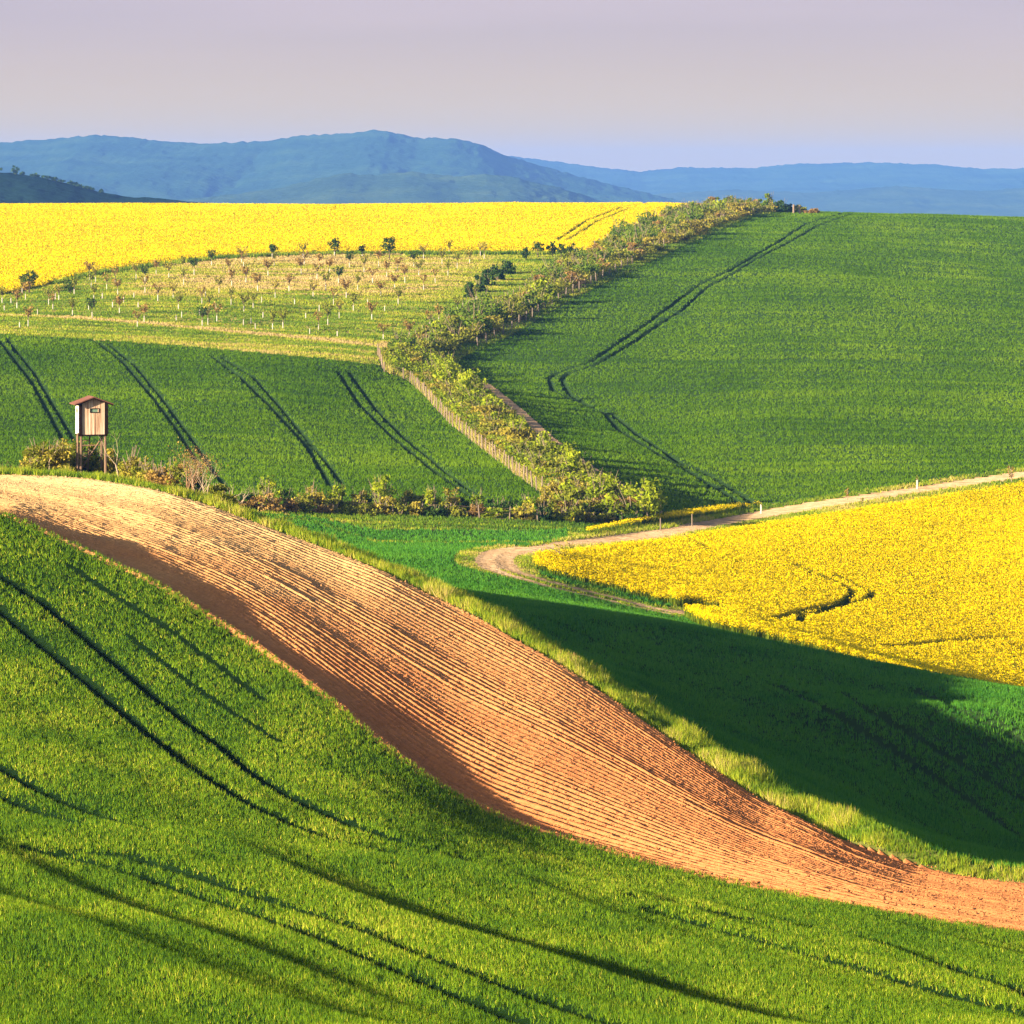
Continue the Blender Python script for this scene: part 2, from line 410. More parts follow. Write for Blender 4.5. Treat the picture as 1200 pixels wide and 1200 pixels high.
dtr = mind(XX, YY, tr_w, 6.0)
sel = (dtr < 4.5) & np.isin(R, [V_WHEAT, RAPE, ROUGH])
R[(dtr < 2.6) & np.isin(R, [V_WHEAT, RAPE, ROUGH, STRIP])] = ROADSIDE
R[(dtr < 0.9) & (R == ROADSIDE)] = ROAD
drim = polydist(XX, YY, rim_w, 6.0).reshape(XX.shape)
R[(drim < 0.85) & np.isin(R, [HEDGE, R_WHEAT])] = ROAD
dmp = polydist(XX, YY, mp_w, 12.0).reshape(XX.shape)

# ruts
rut = mind(XX, YY, lines_w['near'] + lines_w['dark'], 3.0)
ZZ -= 0.22 * (1 - smooth(0.08, 0.42, rut)) + 0.05 * (1 - smooth(0.0, 1.0, rut)) * np.interp(YY, [140, 165], [1, 0])
rut_far = mind(XX, YY, lines_w['tram'], 3.0)
ZZ -= 0.26 * (1 - smooth(0.2, 0.6, rut_far))
ZZ -= 0.03 * (1 - smooth(0.2, 0.9, dtr))
# ------------------------------------------------------------------ node helpers
def new_mat(name):
    m = bpy.data.materials.new(name); m.use_nodes = True
    m.node_tree.nodes.clear()
    return m, m.node_tree.nodes, m.node_tree.links

def ramp(nodes, stops):
    r = nodes.new('ShaderNodeValToRGB')
    e = r.color_ramp.elements
    while len(e) < len(stops):
        e.new(0.5)
    for el, (p, c) in zip(e, stops):
        el.position = p; el.color = (*c, 1)
    return r

def ground_mat(name, stops, scale=(1, 1, 1), nscale=0.6, detail=6, bump=0.0, bscale=6.0, attr=None, acol=None, rough=1.0):
    m, N, L = new_mat(name)
    t = N.new('ShaderNodeTexCoord'); mpn = N.new('ShaderNodeMapping'); mpn.inputs['Scale'].default_value = scale
    nz = N.new('ShaderNodeTexNoise'); nz.inputs['Scale'].default_value = nscale; nz.inputs['Detail'].default_value = detail; nz.inputs['Roughness'].default_value = 0.65
    r = ramp(N, stops)
    L.new(t.outputs['Object'], mpn.inputs['Vector']); L.new(mpn.outputs['Vector'], nz.inputs['Vector']); L.new(nz.outputs['Fac'], r.inputs['Fac'])
    col = r.outputs['Color']
    if attr:
        at_ = N.new('ShaderNodeAttribute'); at_.attribute_name = attr
        mixn = N.new('ShaderNodeMix'); mixn.data_type = 'RGBA'
        L.new(at_.outputs['Fac'], mixn.inputs[0]); L.new(col, mixn.inputs[6]); mixn.inputs[7].default_value = (*acol, 1)
        col = mixn.outputs[2]
    d = N.new('ShaderNodeBsdfDiffuse'); L.new(col, d.inputs['Color']); d.inputs['Roughness'].default_value = rough
    if bump:
        nb = N.new('ShaderNodeTexNoise'); nb.inputs['Scale'].default_value = bscale; nb.inputs['Detail'].default_value = 4
        b = N.new('ShaderNodeBump'); b.inputs['Strength'].default_value = 1.0; b.inputs['Distance'].default_value = bump
        L.new(t.outputs['Object'], nb.inputs['Vector']); L.new(nb.outputs['Fac'], b.inputs['Height']); L.new(b.outputs['Normal'], d.inputs['Normal'])
    o = N.new('ShaderNodeOutputMaterial'); L.new(d.outputs['BSDF'], o.inputs['Surface'])
    return m

def leaf_mat(name, stops, trans=0.4, tstops=None):
    """leaves and blades: colour by a per-face tint, light passing through"""
    m, N, L = new_mat(name)
    a = N.new('ShaderNodeAttribute'); a.attribute_name = 'tint'
    r = ramp(N, stops); L.new(a.outputs['Fac'], r.inputs['Fac'])
    d = N.new('ShaderNodeBsdfDiffuse'); t = N.new('ShaderNodeBsdfTranslucent'); mixs = N.new('ShaderNodeMixShader')
    mixs.inputs[0].default_value = trans
    o = N.new('ShaderNodeOutputMaterial')
    L.new(r.outputs['Color'], d.inputs['Color']); L.new(r.outputs['Color'], t.inputs['Color'])
    L.new(d.outputs[0], mixs.inputs[1]); L.new(t.outputs[0], mixs.inputs[2]); L.new(mixs.outputs[0], o.inputs['Surface'])
    return m

def plain_mat(name, col, rough=0.9, var=0.25, nscale=8.0, scale=(1, 1, 1)):
    c = np.array(col)
    return ground_mat(name, [(0.3, tuple(c * (1 - var))), (0.7, tuple(c * (1 + var)))], scale=scale, nscale=nscale)

def mesh_from(name, V, F, mat=None, tint=None, smooth_=False):
    """V (n,3), F (m,k) -> mesh data"""
    me = bpy.data.meshes.new(name)
    V = np.ascontiguousarray(V, np.float32); F = np.ascontiguousarray(F, np.int32)
    me.vertices.add(len(V)); me.vertices.foreach_set('co', V.ravel())
    k = F.shape[1]
    me.loops.add(F.size); me.loops.foreach_set('vertex_index', F.ravel())
    me.polygons.add(len(F)); me.polygons.foreach_set('loop_start', np.arange(0, F.size, k, dtype=np.int32))
    if smooth_:
        me.polygons.foreach_set('use_smooth', np.ones(len(F), bool))
    if tint is not None:
        t = me.attributes.new('tint', 'FLOAT', 'FACE'); t.data.foreach_set('value', np.ascontiguousarray(tint, np.float32))
    me.update(calc_edges=True)
    if mat is not None:
        me.materials.append(mat)
    return me

def link(name, me, parent=None, loc=(0, 0, 0), rz=0.0, **props):
    o = bpy.data.objects.new(name, me); C.objects.link(o)
    o.location = loc; o.rotation_euler = (0, 0, rz)
    if parent:
        o.parent = parent
    for k, v in props.items():
        o[k] = v
    return o

# ------------------------------------------------------------------ ground sheets, one per field
G_SOIL = [(0.3, (0.24, 0.125, 0.062)), (0.5, (0.36, 0.20, 0.105)), (0.72, (0.46, 0.29, 0.16))]
mats = {
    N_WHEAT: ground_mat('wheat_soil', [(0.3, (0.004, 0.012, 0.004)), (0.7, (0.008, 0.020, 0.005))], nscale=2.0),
    PLOUGH: None,
    VERGE: ground_mat('verge_turf', [(0.3, (0.07, 0.09, 0.02)), (0.7, (0.13, 0.13, 0.03))], nscale=1.0),
    RAPE: ground_mat('rapeseed_floor', [(0.3, (0.20, 0.18, 0.012)), (0.7, (0.38, 0.30, 0.012))], nscale=0.8),
    ROADSIDE: ground_mat('roadside_turf', [(0.3, (0.11, 0.12, 0.03)), (0.55, (0.20, 0.17, 0.05)), (0.75, (0.30, 0.22, 0.10))], nscale=0.5),
    ROAD: ground_mat('dry_dirt', [(0.3, (0.24, 0.15, 0.08)), (0.5, (0.33, 0.22, 0.125)), (0.7, (0.42, 0.30, 0.19))], nscale=0.7, bump=0.15, bscale=2.0),
    HEDGE: ground_mat('hedge_turf', [(0.3, (0.05, 0.06, 0.02)), (0.7, (0.12, 0.11, 0.035))], nscale=0.3),
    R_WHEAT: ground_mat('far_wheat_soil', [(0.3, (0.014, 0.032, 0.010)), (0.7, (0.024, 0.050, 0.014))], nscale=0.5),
    MEADOW: ground_mat('meadow_turf', [(0.3, (0.10, 0.12, 0.02)), (0.55, (0.18, 0.17, 0.04)), (0.75, (0.34, 0.25, 0.10))], scale=(0.25, 1, 1), nscale=0.12),
    ROUGH: ground_mat('rough_turf', [(0.3, (0.05, 0.08, 0.015)), (0.55, (0.10, 0.11, 0.025)), (0.75, (0.24, 0.15, 0.06))], scale=(0.3, 1, 1), nscale=0.3),
}
mats[V_WHEAT] = mats[M_WHEAT] = mats[R_WHEAT]
mats[STRIP] = mats[F_RAPE] = mats[RAPE]
# ploughed earth: paler and sandier up the slope, redder towards the hollow
m, N, L = new_mat('ploughed_earth')
t = N.new('ShaderNodeTexCoord'); sep = N.new('ShaderNodeSeparateXYZ'); L.new(t.outputs['Object'], sep.inputs[0])
mr = N.new('ShaderNodeMapRange'); mr.inputs[1].default_value = 205.0; mr.inputs[2].default_value = 285.0; L.new(sep.outputs['Y'], mr.inputs[0])
nz = N.new('ShaderNodeTexNoise'); nz.inputs['Scale'].default_value = 0.09; nz.inputs['Detail'].default_value = 4; L.new(t.outputs['Object'], nz.inputs['Vector'])
ad = N.new('ShaderNodeMath'); ad.operation = 'MULTIPLY_ADD'; L.new(nz.outputs['Fac'], ad.inputs[0]); ad.inputs[1].default_value = 0.7; L.new(mr.outputs[0], ad.inputs[2])
r1 = ramp(N, [(0.2, (0.41, 0.158, 0.058)), (0.55, (0.45, 0.21, 0.080)), (0.78, (0.47, 0.28, 0.12)), (1.0, (0.48, 0.33, 0.16))])
sc_ = N.new('ShaderNodeMath'); sc_.operation = 'DIVIDE'; sc_.inputs[1].default_value = 1.4; L.new(ad.outputs[0], sc_.inputs[0]); L.new(sc_.outputs[0], r1.inputs['Fac'])
n2 = N.new('ShaderNodeTexNoise'); n2.inputs['Scale'].default_value = 3.5; n2.inputs['Detail'].default_value = 6; n2.inputs['Roughness'].default_value = 0.7; L.new(t.outputs['Object'], n2.inputs['Vector'])
r2 = ramp(N, [(0.3, (0.7, 0.7, 0.7)), (0.7, (1.15, 1.15, 1.15))]); L.new(n2.outputs['Fac'], r2.inputs['Fac'])
mu = N.new('ShaderNodeMix'); mu.data_type = 'RGBA'; mu.blend_type = 'MULTIPLY'; mu.inputs[0].default_value = 1.0
L.new(r1.outputs['Color'], mu.inputs[6]); L.new(r2.outputs['Color'], mu.inputs[7])
bp = N.new('ShaderNodeBump'); bp.inputs['Distance'].default_value = 0.12; bp.inputs['Strength'].default_value = 0.8; L.new(n2.outputs['Fac'], bp.inputs['Height'])
d = N.new('ShaderNodeBsdfDiffuse'); d.inputs['Roughness'].default_value = 1.0; L.new(mu.outputs[2], d.inputs['Color']); L.new(bp.outputs['Normal'], d.inputs['Normal'])
o = N.new('ShaderNodeOutputMaterial'); L.new(d.outputs[0], o.inputs['Surface'])
mats[PLOUGH] = m

FIELD_NAMES = {
    N_WHEAT: ('wheat_field', 'young green wheat field on the near slope with dark wheel lines'),
    PLOUGH: ('ploughed_field', 'bare reddish brown ploughed strip curving down from the hide'),
    VERGE: ('grass_verge', 'narrow strip of tall grass beside the ploughed field'),
    V_WHEAT: ('wheat_field', 'green wheat field lying in the hollow, mostly in shade'),
    RAPE: ('rapeseed_field', 'yellow rapeseed field below the pale dirt road'),
    ROADSIDE: ('road_verge', 'dry grass verge along the pale dirt road'),
    ROAD: ('dirt_road', 'pale dry dirt road with a double wheel track bend'),
    STRIP: ('rapeseed_field', 'thin yellow rapeseed strip above the pale dirt road'),
    M_WHEAT: ('wheat_field', 'green wheat field behind the hide, with four pairs of wheel lines'),
    HEDGE: ('hedge_bank', 'rough grassy bank under the winding hedgerow'),
    R_WHEAT: ('wheat_field', 'large green wheat hillside with one winding pair of wheel lines'),
    MEADOW: ('orchard_meadow', 'dry and green meadow slope planted with young trees'),
    F_RAPE: ('rapeseed_field', 'wide yellow rapeseed field along the top of the far hill'),
    ROUGH: ('valley_ground', 'rough grass on the valley floor under the bush row'),
}
VX = np.c_[XX.ravel(), YY.ravel(), ZZ.ravel() + CAMZ - np.where(R == PLOUGH, 0.12, 0.0).ravel()]
ii, jj = np.meshgrid(np.arange(NU - 1), np.arange(NL - 1))
q0 = (jj * NU + ii).ravel()
quads = np.c_[q0, q0 + 1, q0 + NU + 1, q0 + NU]
qreg = R[:-1, :-1].ravel()
field_obj = {}
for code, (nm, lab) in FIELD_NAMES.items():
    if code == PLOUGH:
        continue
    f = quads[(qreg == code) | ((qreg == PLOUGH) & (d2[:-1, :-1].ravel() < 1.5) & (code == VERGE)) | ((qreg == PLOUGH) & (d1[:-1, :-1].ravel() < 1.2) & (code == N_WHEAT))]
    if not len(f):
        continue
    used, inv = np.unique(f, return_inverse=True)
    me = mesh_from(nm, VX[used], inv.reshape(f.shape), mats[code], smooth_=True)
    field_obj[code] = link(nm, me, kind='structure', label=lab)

# the ploughed strip: a finer sheet whose rows follow its two edges, with drilled furrows and clods
def plough_sheet():
    pu = np.r_[np.arange(-500, -40, 10.0), np.arange(-40, 1240, 1.6), np.arange(1240, 1701, 10.0)]
    NF, per = 44, 9
    ns_ = NF * per
    s = np.linspace(-0.02, 1.004, ns_)
    lo, hi = np.interp(pu, GU, yE1), np.interp(pu, GU, yE2)
    Uq, Sq = np.meshgrid(pu, s)
    Yq = lo[None, :] + Sq * (hi - lo)[None, :]
    Xq = (Uq - 600.0) / FPX * Yq
    Ym = np.minimum(Yq, hi[None, :])
    Zq = zsample((Uq - 600.0) / FPX * Ym, Ym) - 5.0 * np.maximum(Sq - 1, 0)       # tucked in under the verge
    along = np.cumsum(np.r_[0, np.hypot(np.diff(Xq[ns_ // 2]), np.diff(Yq[ns_ // 2]))])[None, :] + 0 * Sq
    wid = (hi - lo)[None, :]
    ph = Sq * NF + 0.35 * (fbm(along / 14.0, Sq * 10, 21, 2) - 0.5)
    k = np.floor(ph)
    depth = 0.35 + 0.65 * hash2(k, k * 0, 5)                       # some drill lines are cut deeper
    grp = smooth(0.30, 0.62, vnoise(Sq * 11.0, along / 55.0, 22))
    a = (0.022 + 0.088 * grp * depth) * smooth(0.0, 0.05, Sq) * smooth(0.0, 0.06, 1 - Sq)
    a = a * np.interp(Uq, [-40, 150, 300, 1000, 1150], [0.9, 0.95, 1, 1, 0.55])
    fx = np.abs((ph - k) - 0.5) * 2
    fur = fx ** 1.6 * 2 - 1
    px, py = Xq * 0.953 + Yq * 0.303, -Xq * 0.303 + Yq * 0.953
    cl = fbm(px / 0.30, py / 0.42, 25, 3) - 0.5
    cl2 = fbm(px / 0.9, py / 1.6, 35, 2) - 0.5
    Zq = Zq + a * fur + cl * np.interp(Uq, [100, 400], [0.09, 0.045]) + cl2 * 0.02
    V = np.c_[Xq.ravel(), Yq.ravel(), Zq.ravel() + CAMZ]
    n2_, n1_ = Xq.shape
    i_, j_ = np.meshgrid(np.arange(n1_ - 1), np.arange(n2_ - 1))
    q = (j_ * n1_ + i_).ravel()
    F = np.c_[q, q + 1, q + n1_ + 1, q + n1_]
    me = mesh_from('ploughed_field', V, F, mats[PLOUGH], smooth_=True)
    field_obj[PLOUGH] = link('ploughed_field', me, kind='structure', label=FIELD_NAMES[PLOUGH][1])
plough_sheet()
# loose clods and stones lying on the ploughed earth
def clods():
    x, y, z, u = scatter(RC == PLOUGH, 11.0)
    n_ = len(x); r = 0.030 * np.exp(rng.normal(0, 0.42, n_)); r = np.minimum(r, 0.13)
    base = np.array([(1, 0, -0.3), (-0.5, 0.87, -0.3), (-0.5, -0.87, -0.3), (0.1, 0.1, 0.75), (-0.7, -0.2, 0.45)])
    a = rng.random(n_) * 6.283; ca, sa = np.cos(a), np.sin(a)
    b = base[None] * (r[:, None, None] * rng.uniform(0.6, 1.4, (n_, 5, 1)))
    V = np.empty((n_, 5, 3)); V[:, :, 0] = x[:, None] + b[:, :, 0] * ca[:, None] - b[:, :, 1] * sa[:, None]
    V[:, :, 1] = y[:, None] + b[:, :, 0] * sa[:, None] + b[:, :, 1] * ca[:, None]; V[:, :, 2] = z[:, None] + b[:, :, 2] + CAMZ + 0.03
    F = np.array([(0, 1, 3), (0, 3, 2), (1, 4, 3), (2, 3, 4), (1, 2, 4)])
    F = (np.arange(n_)[:, None, None] * 5 + F[None]).reshape(-1, 3)
    link('clods', mesh_from('clods', V.reshape(-1, 3), F, mats[PLOUGH]), kind='stuff', label='crumbly clods and stones strewn over the ploughed strip', category='clods')

# ------------------------------------------------------------------ crops and grasses
CELL_W = np.diff(GU)[None, :] / FPX * GY[:-1, None]
CELL_A = CELL_W * (0.003 * GY[:-1, None])
RC = R[:-1, :-1]
UC, YC = UU[:-1, :-1], YY[:-1, :-1]
FRAME_W = np.where((UC > -200) & (UC < 1420), 1.0, 0.5) * np.where(YC > 1235, 0.15, 1.0) * np.where(YC < 96, 0.0, 1.0)

def scatter(mask, density):
    """random ground points (X, Y, Z, u) inside mask, density in plants per square metre"""
    lam = np.where(mask, CELL_A * FRAME_W * density, 0)
    cnt = rng.poisson(lam)
    j, i = np.nonzero(cnt)
    k = cnt[j, i]
    j, i = np.repeat(j, k), np.repeat(i, k)
    u = GU[i] + rng.random(len(i)) * (GU[i + 1] - GU[i])
    Y = np.exp(GL[j] + rng.random(len(j)) * 0.003)
    X = (u - 600.0) / FPX * Y
    return X, Y, zsample(X, Y), u

def blades(x, y, z, h, w, K, spread, lean, tint, tvar=0.12):
    """K pointed blades per plant"""
    N_ = len(x)
    rp = lambda a: np.repeat(np.broadcast_to(a, (N_,)), K)
    n_ = N_ * K
    a0 = rng.random(n_) * 2 * np.pi; r0 = np.sqrt(rng.random(n_)) * rp(spread)
    bx, by, bz = rp(x) + r0 * np.cos(a0), rp(y) + r0 * np.sin(a0), rp(z) - 0.03
    hh = rp(h) * rng.uniform(0.6, 1.15, n_); ww = rp(w) * rng.uniform(0.7, 1.3, n_)
    yaw = rng.random(n_) * np.pi
    dx, dy = np.cos(yaw) * ww / 2, np.sin(yaw) * ww / 2
    la = rng.random(n_) * 2 * np.pi; ll = rng.random(n_) * rp(lean) * hh
    V = np.empty((n_, 3, 3), np.float32)
    V[:, 0] = np.c_[bx - dx, by - dy, bz + CAMZ]
    V[:, 1] = np.c_[bx + dx, by + dy, bz + CAMZ]
    V[:, 2] = np.c_[bx + ll * np.cos(la), by + ll * np.sin(la), bz + hh * np.sqrt(np.maximum(0.1, 1 - (ll / hh) ** 2)) + CAMZ]
    T = np.clip(rp(tint) + rng.normal(0, tvar, n_), 0, 1)
    return V.reshape(-1, 3), np.arange(n_ * 3).reshape(-1, 3), T

def flecks(x, y, z, size, tint, tvar=0.15, flat=0.0):
    """small randomly turned three-cornered petals or leaves"""
    n_ = len(x)
    a = rng.normal(size=(n_, 3)); a[:, 2] *= (1 - flat); a /= np.linalg.norm(a, axis=1)[:, None] + 1e-9
    b = rng.normal(size=(n_, 3)); b -= a * (a * b).sum(1)[:, None]; b /= np.linalg.norm(b, axis=1)[:, None] + 1e-9
    s_ = np.broadcast_to(size, (n_,))[:, None] * rng.uniform(0.6, 1.3, (n_, 1))
    c = np.c_[x, y, z + CAMZ]
    V = np.empty((n_, 3, 3), np.float32)
    V[:, 0] = c - a * s_ * 0.6 - b * s_ * 0.35; V[:, 1] = c + a * s_ * 0.6 - b * s_ * 0.35; V[:, 2] = c + b * s_ * 0.7
    T = np.clip(np.broadcast_to(tint, (n_,)) + rng.normal(0, tvar, n_), 0, 1)
    return V.reshape(-1, 3), np.arange(n_ * 3).reshape(-1, 3), T

def merge(*parts):
    V, F, T, k = [], [], [], 0
    for v, f, t_ in parts:
        V.append(v); F.append(f + k); T.append(t_); k += len(v)
    return np.vstack(V), np.vstack(F), np.concatenate(T)

def stuff(name, parts, mat, label, cat):
    V, F, T = merge(*parts)
    return link(name, mesh_from(name, V, F, mat, T), kind='stuff', label=label, category=cat)

clods()
WHEAT_LEAF = leaf_mat('wheat_leaf', [(0.0, (0.025, 0.075, 0.010)), (0.5, (0.098, 0.185, 0.008)), (0.85, (0.20, 0.28, 0.012)), (1.0, (0.42, 0.41, 0.05))], 0.22)
FAR_WHEAT_LEAF = leaf_mat('far_wheat_leaf', [(0.0, (0.034, 0.09, 0.004)), (0.5, (0.076, 0.160, 0.005)), (1.0, (0.14, 0.235, 0.010))], 0.35)
HOLLOW_LEAF = leaf_mat('hollow_wheat_leaf', [(0.0, (0.014, 0.095, 0.014)), (0.5, (0.066, 0.205, 0.020)), (1.0, (0.125, 0.285, 0.024))], 0.35)
GRASS_LEAF = leaf_mat('grass_leaf', [(0.0, (0.05, 0.11, 0.012)), (0.35, (0.13, 0.22, 0.014)), (0.65, (0.34, 0.36, 0.025)), (0.82, (0.42, 0.33, 0.10)), (1.0, (0.52, 0.38, 0.18))], 0.35)
RAPE_PETAL = leaf_mat('rapeseed_flower', [(0.0, (0.05, 0.10, 0.01)), (0.28, (0.16, 0.20, 0.01)), (0.36, (0.68, 0.49, 0.001)), (1.0, (0.87, 0.67, 0.002))], 0.4)

def keep(sel, *arrs):
    return [a[sel] for a in arrs]

# near wheat: blades left out along the wheel lines
dn = np.interp(YC, [100, 140, 180, 250], [95, 64, 44, 29])
x, y, z, u = scatter(RC == N_WHEAT, dn)
dm = np.minimum(mind(x, y, lines_w['near'], 2.0), 0.08 + mind(x, y, lines_w['near_faint'], 2.0))
bare = (dm < 0.2) & (rng.random(len(x)) < 0.10)
k_ = dm > rng.uniform(0.24, 0.34, len(x)) * np.interp(y, [100, 240], [0.95, 1.15])
x, y, z, u = keep(k_, x, y, z, u)
tn = 0.45 + (fbm(x / 3.0, y / 7.0, 41, 3) - 0.5) * 0.7
stuff('wheat', [blades(x, y, z, np.interp(y, [100, 250], [0.165, 0.22]), 0.021 * (y / 110) ** 0.9, 5, 0.10, 0.75, tn, 0.26)], WHEAT_LEAF,
      'short bright green young wheat growing on the near slope', 'wheat')

x, y, z, u = scatter(RC == V_WHEAT, np.interp(YC, [200, 300, 480], [20, 11, 5]))
dm = mind(x, y, lines_w['dark'], 2.0); k_ = (dm > rng.uniform(0.2, 0.38, len(x))) & (mind(x, y, tr_w, 4.0) > 2.0)
x, y, z, u = keep(k_, x, y, z, u)
stuff('wheat', [blades(x, y, z, 0.30, 0.05 * (y / 250), 5, 0.16, 0.7, 0.48 + (fbm(x / 4, y / 9, 43, 3) - 0.5) * 0.5, 0.16)], HOLLOW_LEAF,
      'green young wheat growing in the shaded hollow', 'wheat')

far_lines = lines_w['tram']
for code, seed, lab in ((M_WHEAT, 45, 'green young wheat growing behind the raised hide'), (R_WHEAT, 46, 'green young wheat growing on the large far hillside')):
    x, y, z, u = scatter(RC == code, np.interp(YC, [480, 600, 800, 1200], [6.5, 4.5, 2.6, 1.3]))
    dm = np.minimum(mind(x, y, far_lines, 2.0), 0.28 + mind(x, y, lines_w['faint'], 2.0))
    k_ = dm > rng.uniform(0.42, 0.50, len(x)) * (np.interp(y, [500, 720], [1.3, 1.0]) if code == R_WHEAT else 0.84)
    x, y, z, u = keep(k_, x, y, z, u)
    row = fbm(x / 45.0, y / 1.6 * (600 / y) ** 0.5, seed, 3) - 0.5          # drill rows run across the slope
    tn = 0.5 + row * 0.70 + (fbm(x / 14.0, y / 45.0, seed + 9, 3) - 0.5) * 0.8
    stuff('wheat', [blades(x, y, z, 0.34 * (1 + 0.5 * row), 0.105 * (y / 600) ** 0.9, 4, 0.16 * (y / 600), 0.7, tn, 0.13)], FAR_WHEAT_LEAF, lab, 'wheat')

def edge(x, y, u):
    d = np.minimum(np.abs(y - np.interp(u, GU, yLow)), np.abs(y - np.interp(u, GU, yRb)))
    d = np.where((u < 785) | (y > 600), d, 30.0)
    return np.interp(d, [0, 7], [0.55, 1.0])

def rape_plants(mask, dens_, size, lines, maxw, label, sd, HT=1.12):
    x, y, z, u = scatter(mask, dens_)
    if lines:
        dm = mind(x, y, lines, 2.0); k_ = dm > rng.uniform(0.7, 1.0, len(x)) * maxw
        x, y, z, u = keep(k_, x, y, z, u)
    hh = HT * rng.uniform(0.86, 1.08, len(x)) * (1 + 0.15 * (fbm(x / 2.6, y / 5.0, sd, 3) - 0.5) + 0.10 * (fbm(x / 40., y / 3.0, sd + 4, 2) - 0.5))
    hh = hh * edge(x, y, u)
    tn = 0.68 + (fbm(x / 9, y / 16, sd + 1, 3) - 0.5) * 0.35
    rp = lambda a: np.repeat(a, 4)
    n4 = len(x) * 4
    fx = rp(x) + rng.normal(0, 1, n4) * size * 1.1; fy = rp(y) + rng.normal(0, 1, n4) * size * 1.1
    fz = rp(z) + rp(hh) * (1 - 0.42 * rng.random(n4) ** 1.6)
    tt = np.where(rng.random(n4) < 0.07, 0.22, rp(tn))
    flowers = flecks(fx, fy, fz, size, tt, 0.08)
    tt2 = flowers[2]; tt2[:] = np.where(tt2 < 0.36, np.where(rp(tn) > 0, np.minimum(tt2, 0.26), tt2), tt2)
    stems = blades(x, y, z, hh * 0.95, size * 1.2, 2, size * 0.8, 0.25, 0.16, 0.08)
    stems[2][:] = np.minimum(stems[2], 0.27)
    stuff('rapeseed', [flowers, stems], RAPE_PETAL, label, 'rapeseed')

rape_plants(RC == RAPE, np.interp(YC, [380, 560], [52, 32]), 0.085, lines_w['rape'], 0.5, 'bright yellow rapeseed in flower below the dirt road', 61)
rape_plants(RC == STRIP, 22.0, 0.088, None, 0, 'thin line of yellow rapeseed along the dirt road', 63, 0.75)
rape_plants(RC == F_RAPE, np.interp(YC, [820, 1200], [9.0, 5.5]), 0.175, lines_w['far'], 0.8, 'wide spread of yellow rapeseed in flower on the far hilltop', 65)

# grasses
x, y, z, u = scatter(RC == VERGE, np.interp(YC, [190, 300], [46, 30]))
cl = fbm(x / 1.3, y / 2.6, 71, 3)
hh = np.interp(u, [0, 500, 900, 1200], [0.50, 0.55, 0.48, 0.28]) * (0.3 + 1.4 * cl)
e_ = polydist(x, y, e2w, 8.0)
tn = 0.40 + (cl - 0.5) * 0.8 + 0.14 * np.exp(-e_ / 0.6)
stuff('verge_grass', [blades(x, y, z, hh, 0.05 * (y / 240), 6, 0.17, 0.75, tn, 0.13)], GRASS_LEAF, 'tall yellow green grass between ploughed strip and shaded wheat', 'grass')

x, y, z, u = scatter(RC == ROADSIDE, 9.0)
dt_ = mind(x, y, tr_w, 6.0)
x, y, z, u, dt_ = keep(dt_ > 0.85, x, y, z, u, dt_)
tn = 0.52 + (fbm(x / 5, y / 8, 73, 3) - 0.5) * 0.9
stuff('verge_grass', [blades(x, y, z, (0.30 + 0.12 * rng.random(len(x))) * np.interp(dt_, [0.8, 3.5], [0.35, 1]), 0.10 * (y / 480), 5, 0.2, 0.8, tn, 0.14)], GRASS_LEAF, 'dry grass beside the pale dirt road and its track', 'grass')

x, y, z, u = scatter(RC == HEDGE, np.interp(YC, [480, 700, 1200], [4.5, 3.0, 1.3]))
dfl = np.minimum(polydist(x, y, wline(FENCE_L), 9.0), 9.0)
tn = 0.36 + (fbm(x / 6, y / 12, 75, 3) - 0.5) * 0.7 + 0.36 * np.exp(-(dfl / 2.2) ** 2)
k_ = (polydist(x, y, rim_w, 4.0) > 0.9) & (polydist(x, y, rim_w, 4.0) > 0.9)
x, y, z, u, tn, dfl = keep(k_, x, y, z, u, tn, dfl)
stuff('bank_grass', [blades(x, y, z, 0.45 + 0.55 * np.exp(-(dfl / 1.8) ** 2), 0.14 * (y / 600), 5, 0.3, 0.7, tn, 0.13)], GRASS_LEAF, 'rough grass under and beside the long hedgerow', 'grass')

x, y, z, u = scatter((RC == ROUGH) & (YC < 700), 5.0)
tn = 0.30 + (fbm(x / 22, y / 2.2, 77, 3) - 0.5) * 1.1
stuff('rough_grass', [blades(x, y, z, 0.34, 0.11, 5, 0.25, 0.75, tn, 0.13)], GRASS_LEAF, 'rough green and tan grass on the valley floor', 'grass')

x, y, z, u = scatter(RC == MEADOW, np.interp(YC, [700, 960], [3.6, 2.3]))
up = np.interp(u, GU, yRb) - y                                     # metres below the upper edge
band = smooth(150, 90, up + 34 * (fbm(x / 13, y / 26, 79, 3) - 0.5)) * smooth(60, 260, u) * smooth(660, 470, u)
low = smooth(35, 8, y - np.interp(u, GU, np.where(GU < 443, yWt, yHt))) * (u < 470)
dpth = polydist(x, y, mp_w, 12.0)
stripe = fbm(x / 20, y / 3.0, 81, 3) - 0.5
tn = np.clip(0.36 + stripe * 0.85 + (fbm(x / 9, y / 14, 83, 3) - 0.5) * 0.4 + 0.46 * band + 0.26 * low + 0.62 * np.exp(-(dpth / 2.8) ** 2), 0, 0.97)
stuff('meadow_grass', [blades(x, y, z, 0.34 + 0.2 * stripe, 0.17 * (y / 800), 5, 0.35, 0.8, tn, 0.09)], GRASS_LEAF, 'patchy green and straw coloured grass among the young orchard trees', 'grass')

